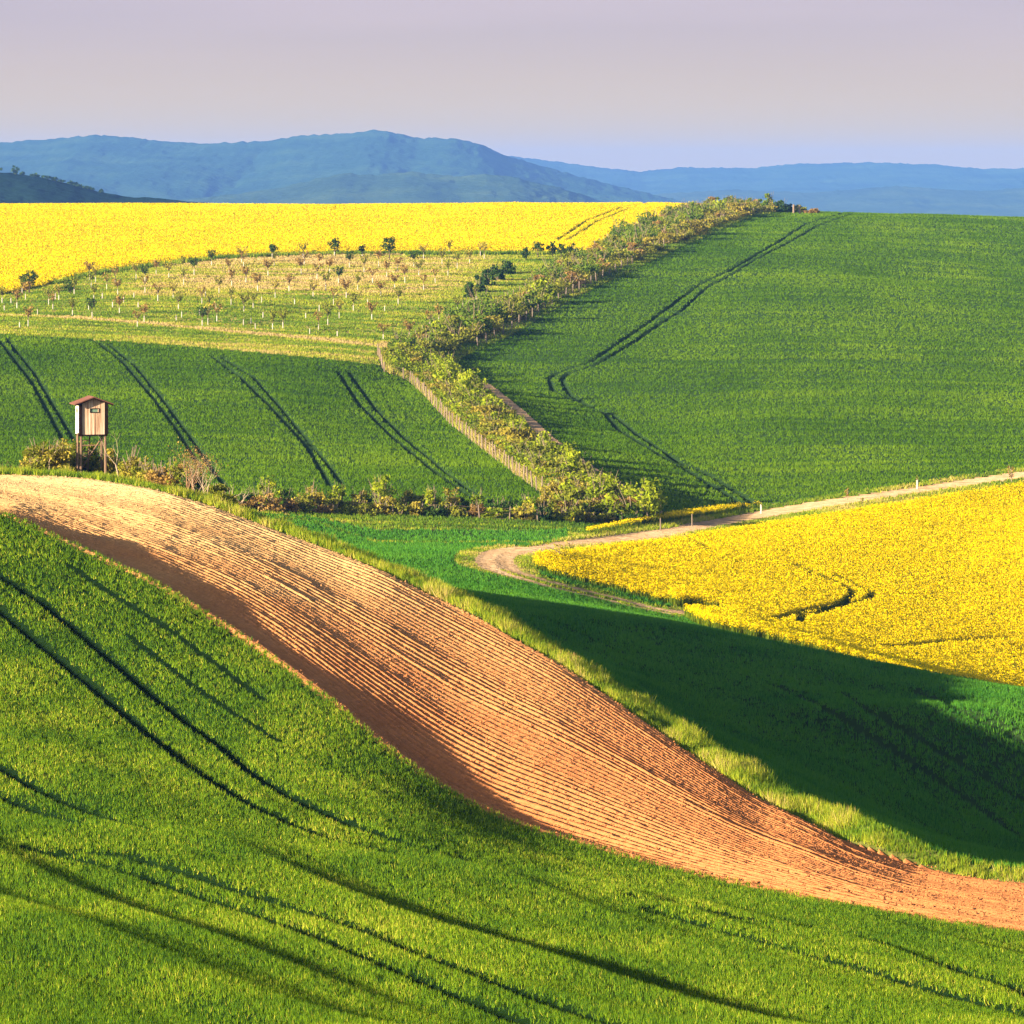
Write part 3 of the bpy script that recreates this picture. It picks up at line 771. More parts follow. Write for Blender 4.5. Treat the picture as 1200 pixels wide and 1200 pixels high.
# ------------------------------------------------------------------ the plain and the far wooded hills
ZMIN = float(ZZ.min()) + CAMZ
plain_z = -40.0
n_ = 120
px_, py_ = np.meshgrid(np.linspace(-8000, 8000, n_), np.r_[np.linspace(-700, 1300, 30), np.linspace(1380, 18300, n_)])
mp_ = len(px_) * n_
pz_ = plain_z + (fbm(px_ / 900, py_ / 900, 90, 3) - 0.5) * 6
pz_ = pz_ - 0
i_, j_ = np.meshgrid(np.arange(n_ - 1), np.arange(len(px_) - 1)); q = (j_ * n_ + i_).ravel()
FARMLAND = ground_mat('plain_farmland', [(0.35, (0.05, 0.09, 0.02)), (0.55, (0.10, 0.13, 0.03)), (0.7, (0.20, 0.18, 0.07))], scale=(1, 0.4, 1), nscale=0.004, detail=4)
link('ground', mesh_from('ground', np.c_[px_.ravel(), py_.ravel(), pz_.ravel()], np.c_[q, q + 1, q + n_ + 1, q + n_], FARMLAND, smooth_=True),
     kind='structure', label='farmland plain below the hills, reaching to the horizon')

# apron that carries the edges of the fields down to the plain
def apron():
    ring = [(j, 0) for j in range(NL - 1, -1, -8)] + [(0, i) for i in range(0, NU, 8)] + [(j, NU - 1) for j in range(0, NL, 8)] + [(NL - 1, i) for i in range(NU - 1, -1, -8)]
    P0 = np.array([(XX[j, i], YY[j, i], ZZ[j, i] + CAMZ) for j, i in ring])
    c = np.array([0.0, 420.0])
    dirv = P0[:, :2] - c; dirv /= np.linalg.norm(dirv, axis=1)[:, None]
    L_ = [P0]
    for t, f in ((60, 0.35), (160, 0.8), (320, 1.04)):
        Q = P0.copy(); Q[:, :2] += dirv * t; Q[:, 2] = P0[:, 2] * (1 - f) + (plain_z - 2) * f
        L_.append(Q)
    k = len(P0); V = np.vstack(L_)
    F = []
    for a in range(3):
        for i in range(k):
            F.append((a * k + i, a * k + (i + 1) % k, (a + 1) * k + (i + 1) % k, (a + 1) * k + i))
    return V, np.array(F)
V_, F_ = apron()
link('terrain', mesh_from('terrain', V_, F_, mats[ROUGH], smooth_=True), kind='structure', label='grassy slopes around the fields, falling to the plain')

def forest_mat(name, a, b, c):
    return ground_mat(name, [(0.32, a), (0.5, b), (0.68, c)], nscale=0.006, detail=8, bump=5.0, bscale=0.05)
FOREST_A = forest_mat('wooded_hill', (0.008, 0.026, 0.016), (0.014, 0.040, 0.022), (0.026, 0.058, 0.026))
FOREST_B = forest_mat('wooded_foothill', (0.012, 0.028, 0.014), (0.020, 0.042, 0.018), (0.035, 0.060, 0.02))
HILL_PAINTED_SHADE = forest_mat('hillside_painted_shade', (0.002, 0.008, 0.008), (0.004, 0.013, 0.011), (0.007, 0.020, 0.015))  # near-black base colour stands in for the shade over this hillside

def ridge(name, crest, D, front, back, mat, seed, label, rough=6.5, step=3.0, gul=0.24):
    u = np.arange(crest[0, 0], crest[-1, 0] + 1, step)
    top = -(np.interp(u, crest[:, 0], crest[:, 1]) - V0) / FPX * D + CAMZ
    t = np.r_[np.linspace(-1, 0, 60), np.linspace(0.03, 1, 14)]
    U_, T_ = np.meshgrid(u, t)
    Yr = D + np.where(T_ < 0, T_ * front, T_ * back)
    Xr = (U_ - 600) / FPX * D
    prof = np.where(T_ < 0, (1 + T_), (1 - T_)); prof = prof ** 1.15
    base = plain_z - 4
    w = np.sin(np.pi * np.clip(prof, 0, 1)) 
    gl_ = (np.abs(fbm(Xr / 420, Yr / 1500, seed, 4) - 0.5) * 2)
    Zr = base + (top[None, :] - base) * prof
    Zr = Zr - gul * w * (top[None, :] - base) * (0.5 - gl_) * 0.9
    Zr = Zr + (fbm(Xr / 13, Yr / 50, seed + 5, 3) - 0.5) * rough * np.clip(prof * 3, 0, 1)
    n1, n0 = Zr.shape
    i_, j_ = np.meshgrid(np.arange(n0 - 1), np.arange(n1 - 1)); q = (j_ * n0 + i_).ravel()
    me = mesh_from(name, np.c_[Xr.ravel(), Yr.ravel(), Zr.ravel()], np.c_[q, q + 1, q + n0 + 1, q + n0], mat, smooth_=True)
    return link(name, me, kind='structure', label=label)

ridge('hills', pts(350,190, 560,178, 600,183, 640,188, 700,196, 750,201, 800,196, 880,197, 930,192, 1020,190, 1100,193, 1150,198, 1200,197, 1300,190, 1500,196, 1800,188), 16600, 3000, 1400, FOREST_A, 101, 'lowest and palest wooded ridge along the right of the horizon', 7)
ridge('hills', pts(-700,176, -300,166, 0,167, 60,163, 110,158, 150,161, 190,165, 240,168, 290,166, 320,164, 350,159, 400,157, 440,152.5, 455,153.5, 490,162, 530,162, 560,168, 590,181, 640,196, 700,212, 740,222, 800,236), 11500, 2600, 1500, FOREST_A, 111, 'tallest blue wooded ridge with a rounded peak')
ridge('hills', pts(200,236, 320,222, 400,203, 440,205, 483,201, 533,207, 570,204, 607,209, 667,223, 700,234, 760,246), 9000, 1400, 900, FOREST_B, 121, 'dark blue wooded foothill in front of the peak', 5)
ridge('hills', pts(640,250, 760,228, 860,222, 950,226, 1050,218, 1150,224, 1250,216, 1500,222, 1800,230), 13200, 1700, 900, FOREST_B, 131, 'low wooded foothill on the right beyond the green hillside', 5)
ridge('hills', pts(-600,180, -250,190, 0,201, 20,204, 50,208, 100,220, 125,227, 180,233, 240,238, 330,246), 3300, 800, 500, HILL_PAINTED_SHADE, 141, 'dark bluish hillside behind the far rapeseed on the left', 2.0, 2.0, 0.1)

# ------------------------------------------------------------------ air
def haze_box(x0, x1, y0, y1, z0, z1):
    V = np.array([(x, y, z) for z in (z0, z1) for y in (y0, y1) for x in (x0, x1)])
    F = np.array([(0, 2, 3, 1), (4, 5, 7, 6), (0, 1, 5, 4), (2, 6, 7, 3), (0, 4, 6, 2), (1, 3, 7, 5)])
    m, N, L = new_mat('haze_air')
    pv = N.new('ShaderNodeVolumePrincipled')
    pv.inputs['Color'].default_value = HAZE_COLOR
    pv.inputs['Density'].default_value = HAZE_DENSITY
    pv.inputs['Anisotropy'].default_value = 0.0
    o = N.new('ShaderNodeOutputMaterial'); L.new(pv.outputs['Volume'], o.inputs['Volume'])
    m.cycles.homogeneous_volume = True if hasattr(m.cycles, 'homogeneous_volume') else None
    return link('haze', mesh_from('haze', V, F, m), kind='stuff', label='thin blue haze filling the valley air', category='haze')
HZTOP = max(float(np.max([(o.matrix_basis @ Vector(c))[2] for o in C.objects if o.type == 'MESH' for c in o.bound_box])) + 3, CAMZ + 8)
haze_box(-9500, 9500, -900, 18500, plain_z - 12, HZTOP)

# ------------------------------------------------------------------ plants and built things
def leafmat2(name, a, b, c, trans=0.35):
    return leaf_mat(name, [(0.0, a), (0.5, b), (1.0, c)], trans)
LEAF = dict(
    bright=leafmat2('bright_leaves', (0.05, 0.09, 0.008), (0.19, 0.25, 0.012), (0.38, 0.40, 0.022)),
    gold=leafmat2('golden_buds', (0.10, 0.10, 0.018), (0.27, 0.235, 0.030), (0.46, 0.37, 0.06)),
    olive=leafmat2('olive_leaves', (0.06, 0.08, 0.012), (0.17, 0.19, 0.020), (0.32, 0.31, 0.035)),
    dark=leafmat2('dark_leaves', (0.012, 0.035, 0.010), (0.035, 0.075, 0.014), (0.085, 0.14, 0.020)),
    green=leafmat2('mid_green_leaves', (0.03, 0.07, 0.010), (0.09, 0.15, 0.014), (0.19, 0.25, 0.020)),
    rust=leafmat2('rusty_buds', (0.11, 0.065, 0.018), (0.27, 0.17, 0.045), (0.42, 0.29, 0.09)))
TWIG = plain_mat('grey_bark', (0.26, 0.20, 0.14), nscale=20)
PALE_TWIG = plain_mat('pale_bark', (0.42, 0.33, 0.23), nscale=20)
DARK_TWIG = plain_mat('dark_bark', (0.10, 0.075, 0.05), nscale=20)
RUST_TWIG = plain_mat('red_brown_twigs', (0.30, 0.17, 0.10), nscale=20)
POST_WOOD = plain_mat('weathered_post', (0.25, 0.19, 0.145), nscale=6, scale=(1, 1, 0.2))
DARK_POST = plain_mat('dark_post', (0.24, 0.19, 0.15), nscale=6, scale=(1, 1, 0.2))
GUARD_WHITE = plain_mat('white_tree_guard', (0.52, 0.49, 0.43), var=0.08)
WIRE = plain_mat('rusty_netting', (0.26, 0.18, 0.12), nscale=3)
R3 = np.random.default_rng(33)

def tube(p, r, k=6):
    """tapered tube through points p with radii r -> V, F (quads)"""
    p = np.array(p, float); r = np.broadcast_to(r, (len(p),))
    V = []
    for i in range(len(p)):
        d = p[min(i + 1, len(p) - 1)] - p[max(i - 1, 0)]; d /= np.linalg.norm(d) + 1e-9
        a = np.cross(d, (0.31, 0.95, 0.1)); a /= np.linalg.norm(a) + 1e-9; b = np.cross(d, a)
        for q in range(k):
            t_ = 2 * math.pi * q / k
            V.append(p[i] + r[i] * (math.cos(t_) * a + math.sin(t_) * b))
    F = [(i * k + q, i * k + (q + 1) % k, (i + 1) * k + (q + 1) % k, (i + 1) * k + q) for i in range(len(p) - 1) for q in range(k)]
    V.append(p[-1] + 0 * p[-1]); e = len(V) - 1; o_ = (len(p) - 1) * k
    F += [(o_ + q, o_ + (q + 1) % k, e, e) for q in range(k)]
    return np.array(V), F

class MB:
    """collects pieces into one mesh with several materials"""
    def __init__(s): s.V, s.F, s.M, s.T, s.n = [], [], [], [], 0
    def add(s, V, F, m=0, t=None):
        for i, f in enumerate(F):
            f = [int(q) + s.n for q in dict.fromkeys(f)]
            if len(f) > 2:
                s.F.append(f); s.M.append(m); s.T.append(0.5 if t is None else float(t[i]))
        s.V.append(np.asarray(V, float)); s.n += len(V)
    def tube(s, p, r, k=6, m=0): s.add(*tube(p, r, k), m)
    def box(s, c, d, m=0, rz=0.0, bev=0.0):
        x, y, z = np.array(d) / 2.0
        V = np.array([(a, b, e) for e in (-z, z) for b in (-y, y) for a in (-x, x)], float)
        if rz:
            ca, sa = math.cos(rz), math.sin(rz); V[:, :2] = V[:, :2] @ np.array([[ca, sa], [-sa, ca]])
        s.add(V + np.array(c), [(0, 2, 3, 1), (4, 5, 7, 6), (0, 1, 5, 4), (2, 6, 7, 3), (0, 4, 6, 2), (1, 3, 7, 5)], m)
    def data(s, name, mats_):
        me = bpy.data.meshes.new(name)
        me.from_pydata(np.vstack(s.V).tolist(), [], s.F)
        for m in mats_: me.materials.append(m)
        me.polygons.foreach_set('material_index', np.array(s.M, np.int32))
        t_ = me.attributes.new('tint', 'FLOAT', 'FACE'); t_.data.foreach_set('value', np.array(s.T, np.float32))
        me.update(); return me

def leaf_tris(c, size, tint, tv=0.14):
    global rng
    V, F, T = flecks(c[:, 0], c[:, 1], c[:, 2] - CAMZ, size, tint, tv)
    return V, F, T

def crown_points(Wd, H, nclump, nleaf, base=0.0, shape='dome', spread=0.17):
    """leaf positions gathered in uneven clumps"""
    cc = []
    while len(cc) < nclump:
        p = R3.uniform(-1, 1, 3); 
        if shape == 'dome':
            q = np.array([p[0], p[1], abs(p[2])])
            if np.linalg.norm(q) < 1 and np.linalg.norm(q) > 0.35: cc.append((q[0] * Wd / 2 * 0.86, q[1] * Wd / 2 * 0.86, base + q[2] * (H - base) * 0.88))
        elif shape == 'ball':
            if 0.3 < np.linalg.norm(p) < 1: cc.append((p[0] * Wd / 2 * 0.85, p[1] * Wd / 2 * 0.85, base + (p[2] * 0.44 + 0.5) * (H - base)))
        else:                                      # upright sprays
            r_ = R3.random() ** 0.7; t_ = R3.random() * 6.283; h_ = R3.random()
            cc.append((math.cos(t_) * r_ * Wd / 2 * (0.45 + 0.5 * h_), math.sin(t_) * r_ * Wd / 2 * (0.45 + 0.5 * h_), base + h_ * (H - base) * (1 - 0.35 * r_)))
    cc = np.array(cc); k = R3.integers(0, nclump, nleaf)
    s_ = spread * np.array([Wd, Wd, H * 0.8]) * R3.uniform(0.5, 1.25, nclump)[k][:, None]
    P_ = cc[k] + np.clip(R3.normal(0, 1, (nleaf, 3)), -1.7, 1.7) * s_ * 0.62
    P_[:, 2] = np.abs(P_[:, 2]) + 0.02
    tone = R3.normal(0.5, 0.16, nclump)[k]
    return P_, tone

def bush_mesh(name, Wd, H, kind, n=520, leaf=0.22, shape='dome', clumps=16, twigs=7, twig=TWIG):
    n = int(n * 1.7); leaf = leaf * 1.3
    mb = MB()
    for q in range(twigs):
        a = R3.random() * 6.283; r_ = R3.uniform(0.1, 0.42) * Wd
        top = np.array([math.cos(a) * r_, math.sin(a) * r_, H * R3.uniform(0.6, 1.06)])
        mb.tube([(math.cos(a) * 0.1, math.sin(a) * 0.1, -0.1), top * (0.5, 0.5, 0.55), top], [0.05, 0.035, 0.012], 4, 1)
    P_, tone = crown_points(Wd, H, clumps, n, 0.0, shape)
    mb.add(*leaf_tris(P_, leaf, tone)[:2], 0, t=np.clip(tone + R3.normal(0, 0.13, n), 0, 1))
    return mb.data(name, [LEAF[kind], twig])

def label_props(o, label, cat, group=None):
    o['label'] = label; o['category'] = cat
    if group: o['group'] = group
    return o

def spot(u, v):
    p = at([u], [v])[0]
    return (p[0], p[1], p[2] + CAMZ)

def ground_xy(x, y):
    return (float(x), float(y), float(zsample([x], [y])[0]) + CAMZ)

# --- the winding hedgerow
HB = {k: [bush_mesh('hedge_bush', *a) for a in v] for k, v in dict(
    bright=[(4.6, 4.4, 'bright', 620, 0.24, 'spray', 18), (5.0, 3.8, 'bright', 620, 0.24, 'dome', 16), (3.8, 3.4, 'bright', 480, 0.22, 'dome', 13)],
    gold=[(4.2, 2.5, 'gold', 520, 0.20, 'dome', 16), (3.6, 2.1, 'gold', 420, 0.19, 'dome', 12), (4.8, 2.9, 'gold', 600, 0.21, 'dome', 18)],
    olive=[(4.6, 3.2, 'olive', 560, 0.23, 'dome', 16), (4.0, 2.6, 'olive', 480, 0.22, 'spray', 15)],
    dark=[(4.8, 4.0, 'green', 640, 0.25, 'dome', 17), (4.0, 3.2, 'green', 520, 0.24, 'dome', 14)],
    rust=[(4.2, 2.4, 'rust', 460, 0.20, 'spray', 16, 12), (3.6, 2.0, 'rust', 400, 0.19, 'dome', 12, 10)]).items()}
BUSH_LABEL = dict(bright='fresh yellow green bush in the winding hedgerow', gold='golden olive budding bush in the winding hedgerow', olive='dull olive green bush in the winding hedgerow',
                  dark='mid green leafy bush in the winding hedgerow', rust='rusty brown bush just coming into leaf in the winding hedgerow')
def put_bush(me, x, y, sc, label, group, name='hedge_bush', dz=-0.05):
    g0 = ground_xy(x, y)
    o = link(name, me, None, (g0[0], g0[1], g0[2] + dz), R3.random() * 6.283)
    o.scale = (sc * R3.uniform(0.9, 1.1), sc * R3.uniform(0.9, 1.1), sc * R3.uniform(0.85, 1.12))
    return label_props(o, label, 'bush', group)

hm = (RC == HEDGE) & (UC > 436) & (UC < 960) & (YC < 1235)
hx, hy, hz, hu = scatter(hm, 0.6)
fl_w, hr_w, hu_w, ht_w = wline(FENCE_L), wline(HEDGE_R), wline(HEDGE_U), wline(HEDGE_T)
d_near = np.minimum(polydist(hx, hy, fl_w, 40.0), polydist(hx, hy, ht_w, 40.0))
d_far = np.minimum(polydist(hx, hy, hr_w, 40.0), polydist(hx, hy, hu_w, 40.0))
gapw = spot(775, 291)                                            # the gap with a field gate
ok_ = (d_near > 1.6) & (polydist(hx, hy, hr_w, 40.0) > 2.2) & (polydist(hx, hy, hu_w, 40.0) > np.interp(hy, [700, 900, 1200], [4.4, 3.6, 2.0])) & (polydist(hx, hy, rim_w, 40.0) > 2.5)
ok_ &= np.hypot(hx - gapw[0], (hy - gapw[1]) / 3.0) > 4.0
order = R3.permutation(np.nonzero(ok_)[0])
placed = []
for q in order:
    sp_ = np.interp(hy[q], [490, 640, 800, 1180], [2.1, 2.5, 3.1, 3.9])
    if all((hx[q] - a) ** 2 + ((hy[q] - b) * 0.55) ** 2 > sp_ ** 2 for a, b in placed):
        placed.append((hx[q], hy[q]))
        fr = d_near[q] / (d_near[q] + d_far[q])
        w_ = R3.random()
        low = hy[q] < 730
        if low: kind = ('gold' if w_ < 0.75 else 'olive') if fr < 0.40 else ('bright' if w_ < 0.58 else 'olive' if w_ < 0.76 else 'gold' if w_ < 0.97 else 'rust')
        else: kind = ('rust' if w_ < 0.35 else 'olive' if w_ < 0.65 else 'dark') if fr < 0.3 else (('dark' if w_ < 0.55 else 'bright' if w_ < 0.68 else 'olive') if fr < 0.62 else ('gold' if w_ < 0.55 else 'rust' if w_ < 0.75 else 'olive'))
        sc = R3.uniform(0.75, 1.15) * (1.0 if low else 1.28 if fr > 0.55 else 1.08) * float(np.clip(polydist(hx[q:q + 1], hy[q:q + 1], rim_w, 8.0)[0] / 6.0 + 0.15, 0.55, 1.0)) * (0.72 if fr < 0.22 and low else 1.0)
        lst = HB[kind]; put_bush(lst[R3.integers(len(lst))], hx[q], hy[q], sc, BUSH_LABEL[kind], 'bushes of the winding hedgerow')
# tangled low growth that fills the hedge between the bushes
bx_, by_, bz_, bu_ = scatter((RC == HEDGE) & (UC > 440) & (UC < 930) & (YC < 1230), np.interp(YC, [490, 1200], [6.0, 3.0]))
dn_ = np.minimum(polydist(bx_, by_, fl_w, 40.0), polydist(bx_, by_, ht_w, 40.0))
k_ = (dn_ > 1.2) & (polydist(bx_, by_, hr_w, 40.0) > 2.0) & (polydist(bx_, by_, hu_w, 40.0) > np.interp(by_, [700, 900, 1200], [3.4, 2.8, 1.4])) & (polydist(bx_, by_, rim_w, 40.0) > 2.6) & (np.hypot(bx_ - gapw[0], (by_ - gapw[1]) / 3.0) > 4.0)
bx_, by_, bz_, bu_ = keep(k_, bx_, by_, bz_, bu_)
rp3 = lambda a: np.repeat(a, 3)
tn_ = (fbm(bx_ / 4, by_ / 8, 95, 3) - 0.5) * 0.9
for m_, mt_, shift, lab_ in ((by_ < 735, 'bright', 0.36, 'tangled fresh green brush filling the lower hedgerow between its bushes'), (by_ >= 735, 'olive', 0.62, 'tangled olive brush filling the upper hedgerow between its bushes')):
    ax_, ay_, az_, at_n = keep(m_, bx_, by_, bz_, tn_)
    stuff('undergrowth', [flecks(rp3(ax_) + rng.normal(0, 0.25, len(ax_) * 3), rp3(ay_) + rng.normal(0, 0.25, len(ax_) * 3), rp3(az_) + rng.random(len(ax_) * 3) * 1.5, 0.27, rp3(at_n) + shift, 0.16)], LEAF[mt_], lab_, 'undergrowth')
print('hedge bushes', len(placed))

def dress(u, v, hpx, wpx, kind, label, name='bush', group=None, shape='dome', n=500, leaf=None, twigs=8, twig=TWIG, cat='bush'):
    g0 = spot(u, v); k = g0[1] / FPX
    lf = leaf or max(0.10, 2.0 * k)
    o = link(name, bush_mesh(name, wpx * k, hpx * k, kind, n, lf, shape, 14, twigs, twig), None, (g0[0], g0[1], g0[2] - 0.05))
    return label_props(o, label, cat, group)

# a few larger ones that stand out at the lower end of the hedgerow
dress(702, 600, 52, 40, 'bright', 'tallest yellow green bush at the lower end of the hedgerow', 'hedge_bush', shape='spray', n=900)
dress(655, 592, 36, 34, 'gold', 'golden bush at the foot of the hedgerow by the last fence post', 'hedge_bush', n=700)
dress(742, 606, 30, 26, 'rust', 'rusty brown bush at the lowest corner of the hedgerow', 'hedge_bush', shape='spray', n=500, twigs=16)
dress(645, 545, 42, 34, 'bright', 'broad fresh green bush halfway along the lower hedgerow', 'hedge_bush', n=800)
dress(917, 249, 17, 24, 'dark', 'round dark bush at the top end of the hedgerow', 'hedge_bush', n=420)
dress(934, 249.5, 11, 22, 'olive', 'low olive bush beyond the two pale posts at the hilltop', 'hedge_bush', n=300)
dress(952, 250, 7, 18, 'rust', 'low rusty scrub at the very end of the hilltop hedgerow', 'hedge_bush', n=220)

# --- bush row on the valley floor behind its wire fence
ROWK = ['olive', 'gold', 'bright', 'olive', 'rust', 'dark', 'olive', 'gold', 'dark', 'bright']
ROWL = dict(olive='olive green bush in the valley row behind the wire fence', gold='golden budding bush in the valley row behind the wire fence', bright='yellow green bush in the valley row behind the wire fence',
            rust='brownish bush in the valley row behind the wire fence', dark='low dark bush in the valley row behind the wire fence')
u = 262.0
while u < 748:
    kd = ROWK[R3.integers(len(ROWK))]
    hp = R3.uniform(20, 34) * (1.1 if kd in ('bright', 'gold') else 0.85)
    for off, f in ((3.0, 1.0), (-1.5, 0.7)):
        dress(u + R3.uniform(-5, 5), np.interp(u, FOOT[:, 0], FOOT[:, 1]) - off, hp * f, R3.uniform(24, 36), kd, ROWL[kd], 'bush', 'bushes of the valley row', 'spray' if R3.random() < 0.55 else 'dome', 420)
        kd = ROWK[R3.integers(len(ROWK))]
    u += R3.uniform(15, 21)
dress(447, 601, 44, 44, 'bright', 'tallest pale green bush in the valley row, spreading like a fan', 'bush', None, 'spray', 800, twigs=16)
dress(507, 603, 36, 26, 'bright', 'narrow upright pale green bush in the valley row', 'bush', None, 'spray', 600, twigs=12)
dress(313, 597, 36, 34, 'bright', 'pale green bush nearest the bare branch at the ploughed strip', 'bush', None, 'spray', 600, twigs=12)

# --- fences
def post_mesh(h, r, mat):
    mb = MB(); mb.tube([(0, 0, -0.25), (0, 0, h * 0.96), (0, 0, h)], [r, r * 0.94, r * 0.55], 8)
    return mb.data('post', [mat])
POST_A, POST_B, POST_C = post_mesh(1.7, 0.085, POST_WOOD), post_mesh(1.7, 0.10, DARK_POST), post_mesh(1.25, 0.065, POST_WOOD)

def fence(name, pts_w, label, post, net=True, h=1.45, wires=5, vstep=1.4, lean=0.05):
    """posts and netting on the given world points"""
    root = bpy.data.objects.new(name, None); C.objects.link(root)
    g0 = ground_xy(*pts_w[len(pts_w) // 2][:2]); root.location = g0
    label_props(root, label, 'fence')
    G_ = [np.array(ground_xy(p[0], p[1])) - np.array(g0) for p in pts_w]
    for p in G_:
        o = bpy.data.objects.new('post', post); C.objects.link(o); o.parent = root; o.location = p
        o.rotation_euler = (R3.normal(0, lean), R3.normal(0, lean), R3.random() * 6); o.scale = (1, 1, R3.uniform(0.86, 1.1))
    mb = MB()
    for a, b in zip(G_[:-1], G_[1:]):
        for k in range(wires):
            z = h * (0.12 + 0.84 * k / max(1, wires - 1))
            mb.tube([a + (0, 0, z), (a + b) / 2 + (0, 0, z - 0.03), b + (0, 0, z)], 0.007, 3)
        if net:
            Ln = np.linalg.norm(b - a); nn = int(Ln / vstep)
            for k in range(1, nn):
                c = a + (b - a) * k / nn
                mb.tube([c + (0, 0, 0.02), c + (0, 0, h * 0.97)], 0.006, 3)
    link('netting' if net else 'wire', mb.data('netting' if net else 'wire', [WIRE]), root)
    return root

def resample(w, step):
    s_ = np.r_[0, np.cumsum(np.hypot(np.diff(w[:, 0]), np.diff(w[:, 1])))]
    q = np.arange(0, s_[-1], step)
    return np.c_[np.interp(q, s_, w[:, 0]), np.interp(q, s_, w[:, 1])]
fence('wildlife_fence', resample(wline(FENCE_L), 4.2), 'long tan netting fence along the near side of the lower hedgerow', POST_A)
sh = ht_w[:, :2].copy()
m_ = (HEDGE_T[:, 0] > 0)
up_l = wline(pts(697,292, 733,273, 765,259, 797,248.5), 5)
fence('wildlife_fence', resample(up_l, 9.0), 'dark netting fence between the far rapeseed and the upper hedgerow', POST_B)
mid_l = wline(pts(470,402, 510,385, 545,371, 580,360, 620,337, 660,312, 683,300), 5)
fence('wildlife_fence', resample(mid_l, 7.0), 'low pale fence between the orchard meadow and the hedgerow', POST_C, net=False, wires=3)
r_l = wline(pts(560,407, 596,389, 640,362, 672,344, 700,330, 745,308), 5)
fence('wildlife_fence', resample(r_l, 7.5), 'fence in shadow along the far side of the middle hedgerow', POST_B, wires=4)
r_u = wline(pts(772,292, 797,281, 830,266, 868,253.5, 900,248.5), 5)
fence('wildlife_fence', resample(r_u, 7.5), 'row of thin grey posts along the far side of the upper hedgerow', POST_B, wires=4)
vf = [(319.6, 600), (358, 599), (391, 600.5), (426, 602), (461, 604.5), (494, 604), (528, 605.5), (562, 608), (597, 609.5), (630, 611), (663, 612), (696, 614), (730, 615), (760, 614)]
fence('wire_fence', [at([a], [b])[0] for a, b in vf], 'straight wire fence on the valley floor in front of the bush row', POST_C, net=False, wires=3, h=1.2)
bf = [(690, 597), (724, 601), (752, 604), (774, 606)]
fence('wire_fence', [at([a], [b])[0] for a, b in bf], 'short fence of four posts at the lower end of the hedgerow', POST_C, net=False, wires=2, h=1.2)
for (pu, pv, hh_, lab) in ((930, 250.2, 2.2, 'left of the two thick pale posts at the hilltop end of the hedgerow'), (937, 250.3, 2.0, 'right of the two thick pale posts at the hilltop end of the hedgerow')):
    g0 = spot(pu, pv); o = link('gate_post', post_mesh(hh_, 0.26, POST_WOOD), None, g0); label_props(o, lab, 'post')

# --- branching trees
def grow(mb, p, d, L_, r, depth, m=0, spread=0.55, k=5, up=0.12, tips=None):
    q = np.array(p, float); d = np.array(d, float); d /= np.linalg.norm(d)
    P_ = [q.copy()]; R_ = [r]
    for s_ in range(3):
        d = d + R3.normal(0, 0.10, 3) + (0, 0, up * 0.4); d /= np.linalg.norm(d)
        q = q + d * L_ / 3; P_.append(q.copy()); R_.append(r * (1 - 0.13 * (s_ + 1)))
    mb.tube(P_, R_, k, m)
    if tips is not None and depth <= 1: tips.extend(P_[1:])
    if depth > 0:
        for c in range(R3.integers(2, 4)):
            a = R3.normal(0, 1, 3); a -= d * (a @ d); a /= np.linalg.norm(a) + 1e-9
            e = d + a * R3.uniform(0.6, 1.3) * spread + (0, 0, up)
            st = P_[-1] if c < 2 else P_[2]
            grow(mb, st, e, L_ * R3.uniform(0.6, 0.85), R_[-1] * R3.uniform(0.55, 0.75), depth - 1, m, spread, max(3, k - 1), up, tips)

def tree(u, v, hpx, wpx, kind, label, name='tree', group=None, n=420, bark=DARK_TWIG, shape='ball', trunk_f=0.3, guard=False, leaf=None):
    g0 = spot(u, v); k = g0[1] / FPX; H, Wd = hpx * k, wpx * k
    root = bpy.data.objects.new(name, None); C.objects.link(root); root.location = g0; label_props(root, label, 'tree', group)
    mb = MB(); mb.tube([(0, 0, -0.2), (0.03 * H, 0, H * trunk_f), (0.0, 0, H * 0.75)], [0.035 * H, 0.024 * H, 0.008 * H], 7)
    for q in range(7):
        a = R3.random() * 6.283; z0 = H * R3.uniform(trunk_f * 0.8, 0.6)
        mb.tube([(0, 0, z0), (math.cos(a) * Wd * 0.2, math.sin(a) * Wd * 0.2, z0 + H * 0.14), (math.cos(a) * Wd * 0.38, math.sin(a) * Wd * 0.38, z0 + H * R3.uniform(0.16, 0.34))], [0.014 * H, 0.009 * H, 0.003 * H], 4)
    link('trunk', mb.data('trunk', [bark]), root)
    mb = MB(); P_, tone = crown_points(Wd, H, 15, n, H * trunk_f * 0.9, shape, 0.15)
    mb.add(*leaf_tris(P_, leaf or max(0.12, 1.7 * k), tone)[:2], 0, t=np.clip(tone + R3.normal(0, 0.12, n), 0, 1))
    link('crown', mb.data('crown', [LEAF[kind]]), root)
    if guard:
        mb = MB(); mb.tube([(0, 0, -0.05), (0, 0, 1.0)], 0.10, 10); link('trunk_guard', mb.data('trunk_guard', [GUARD_WHITE]), root)
    return root

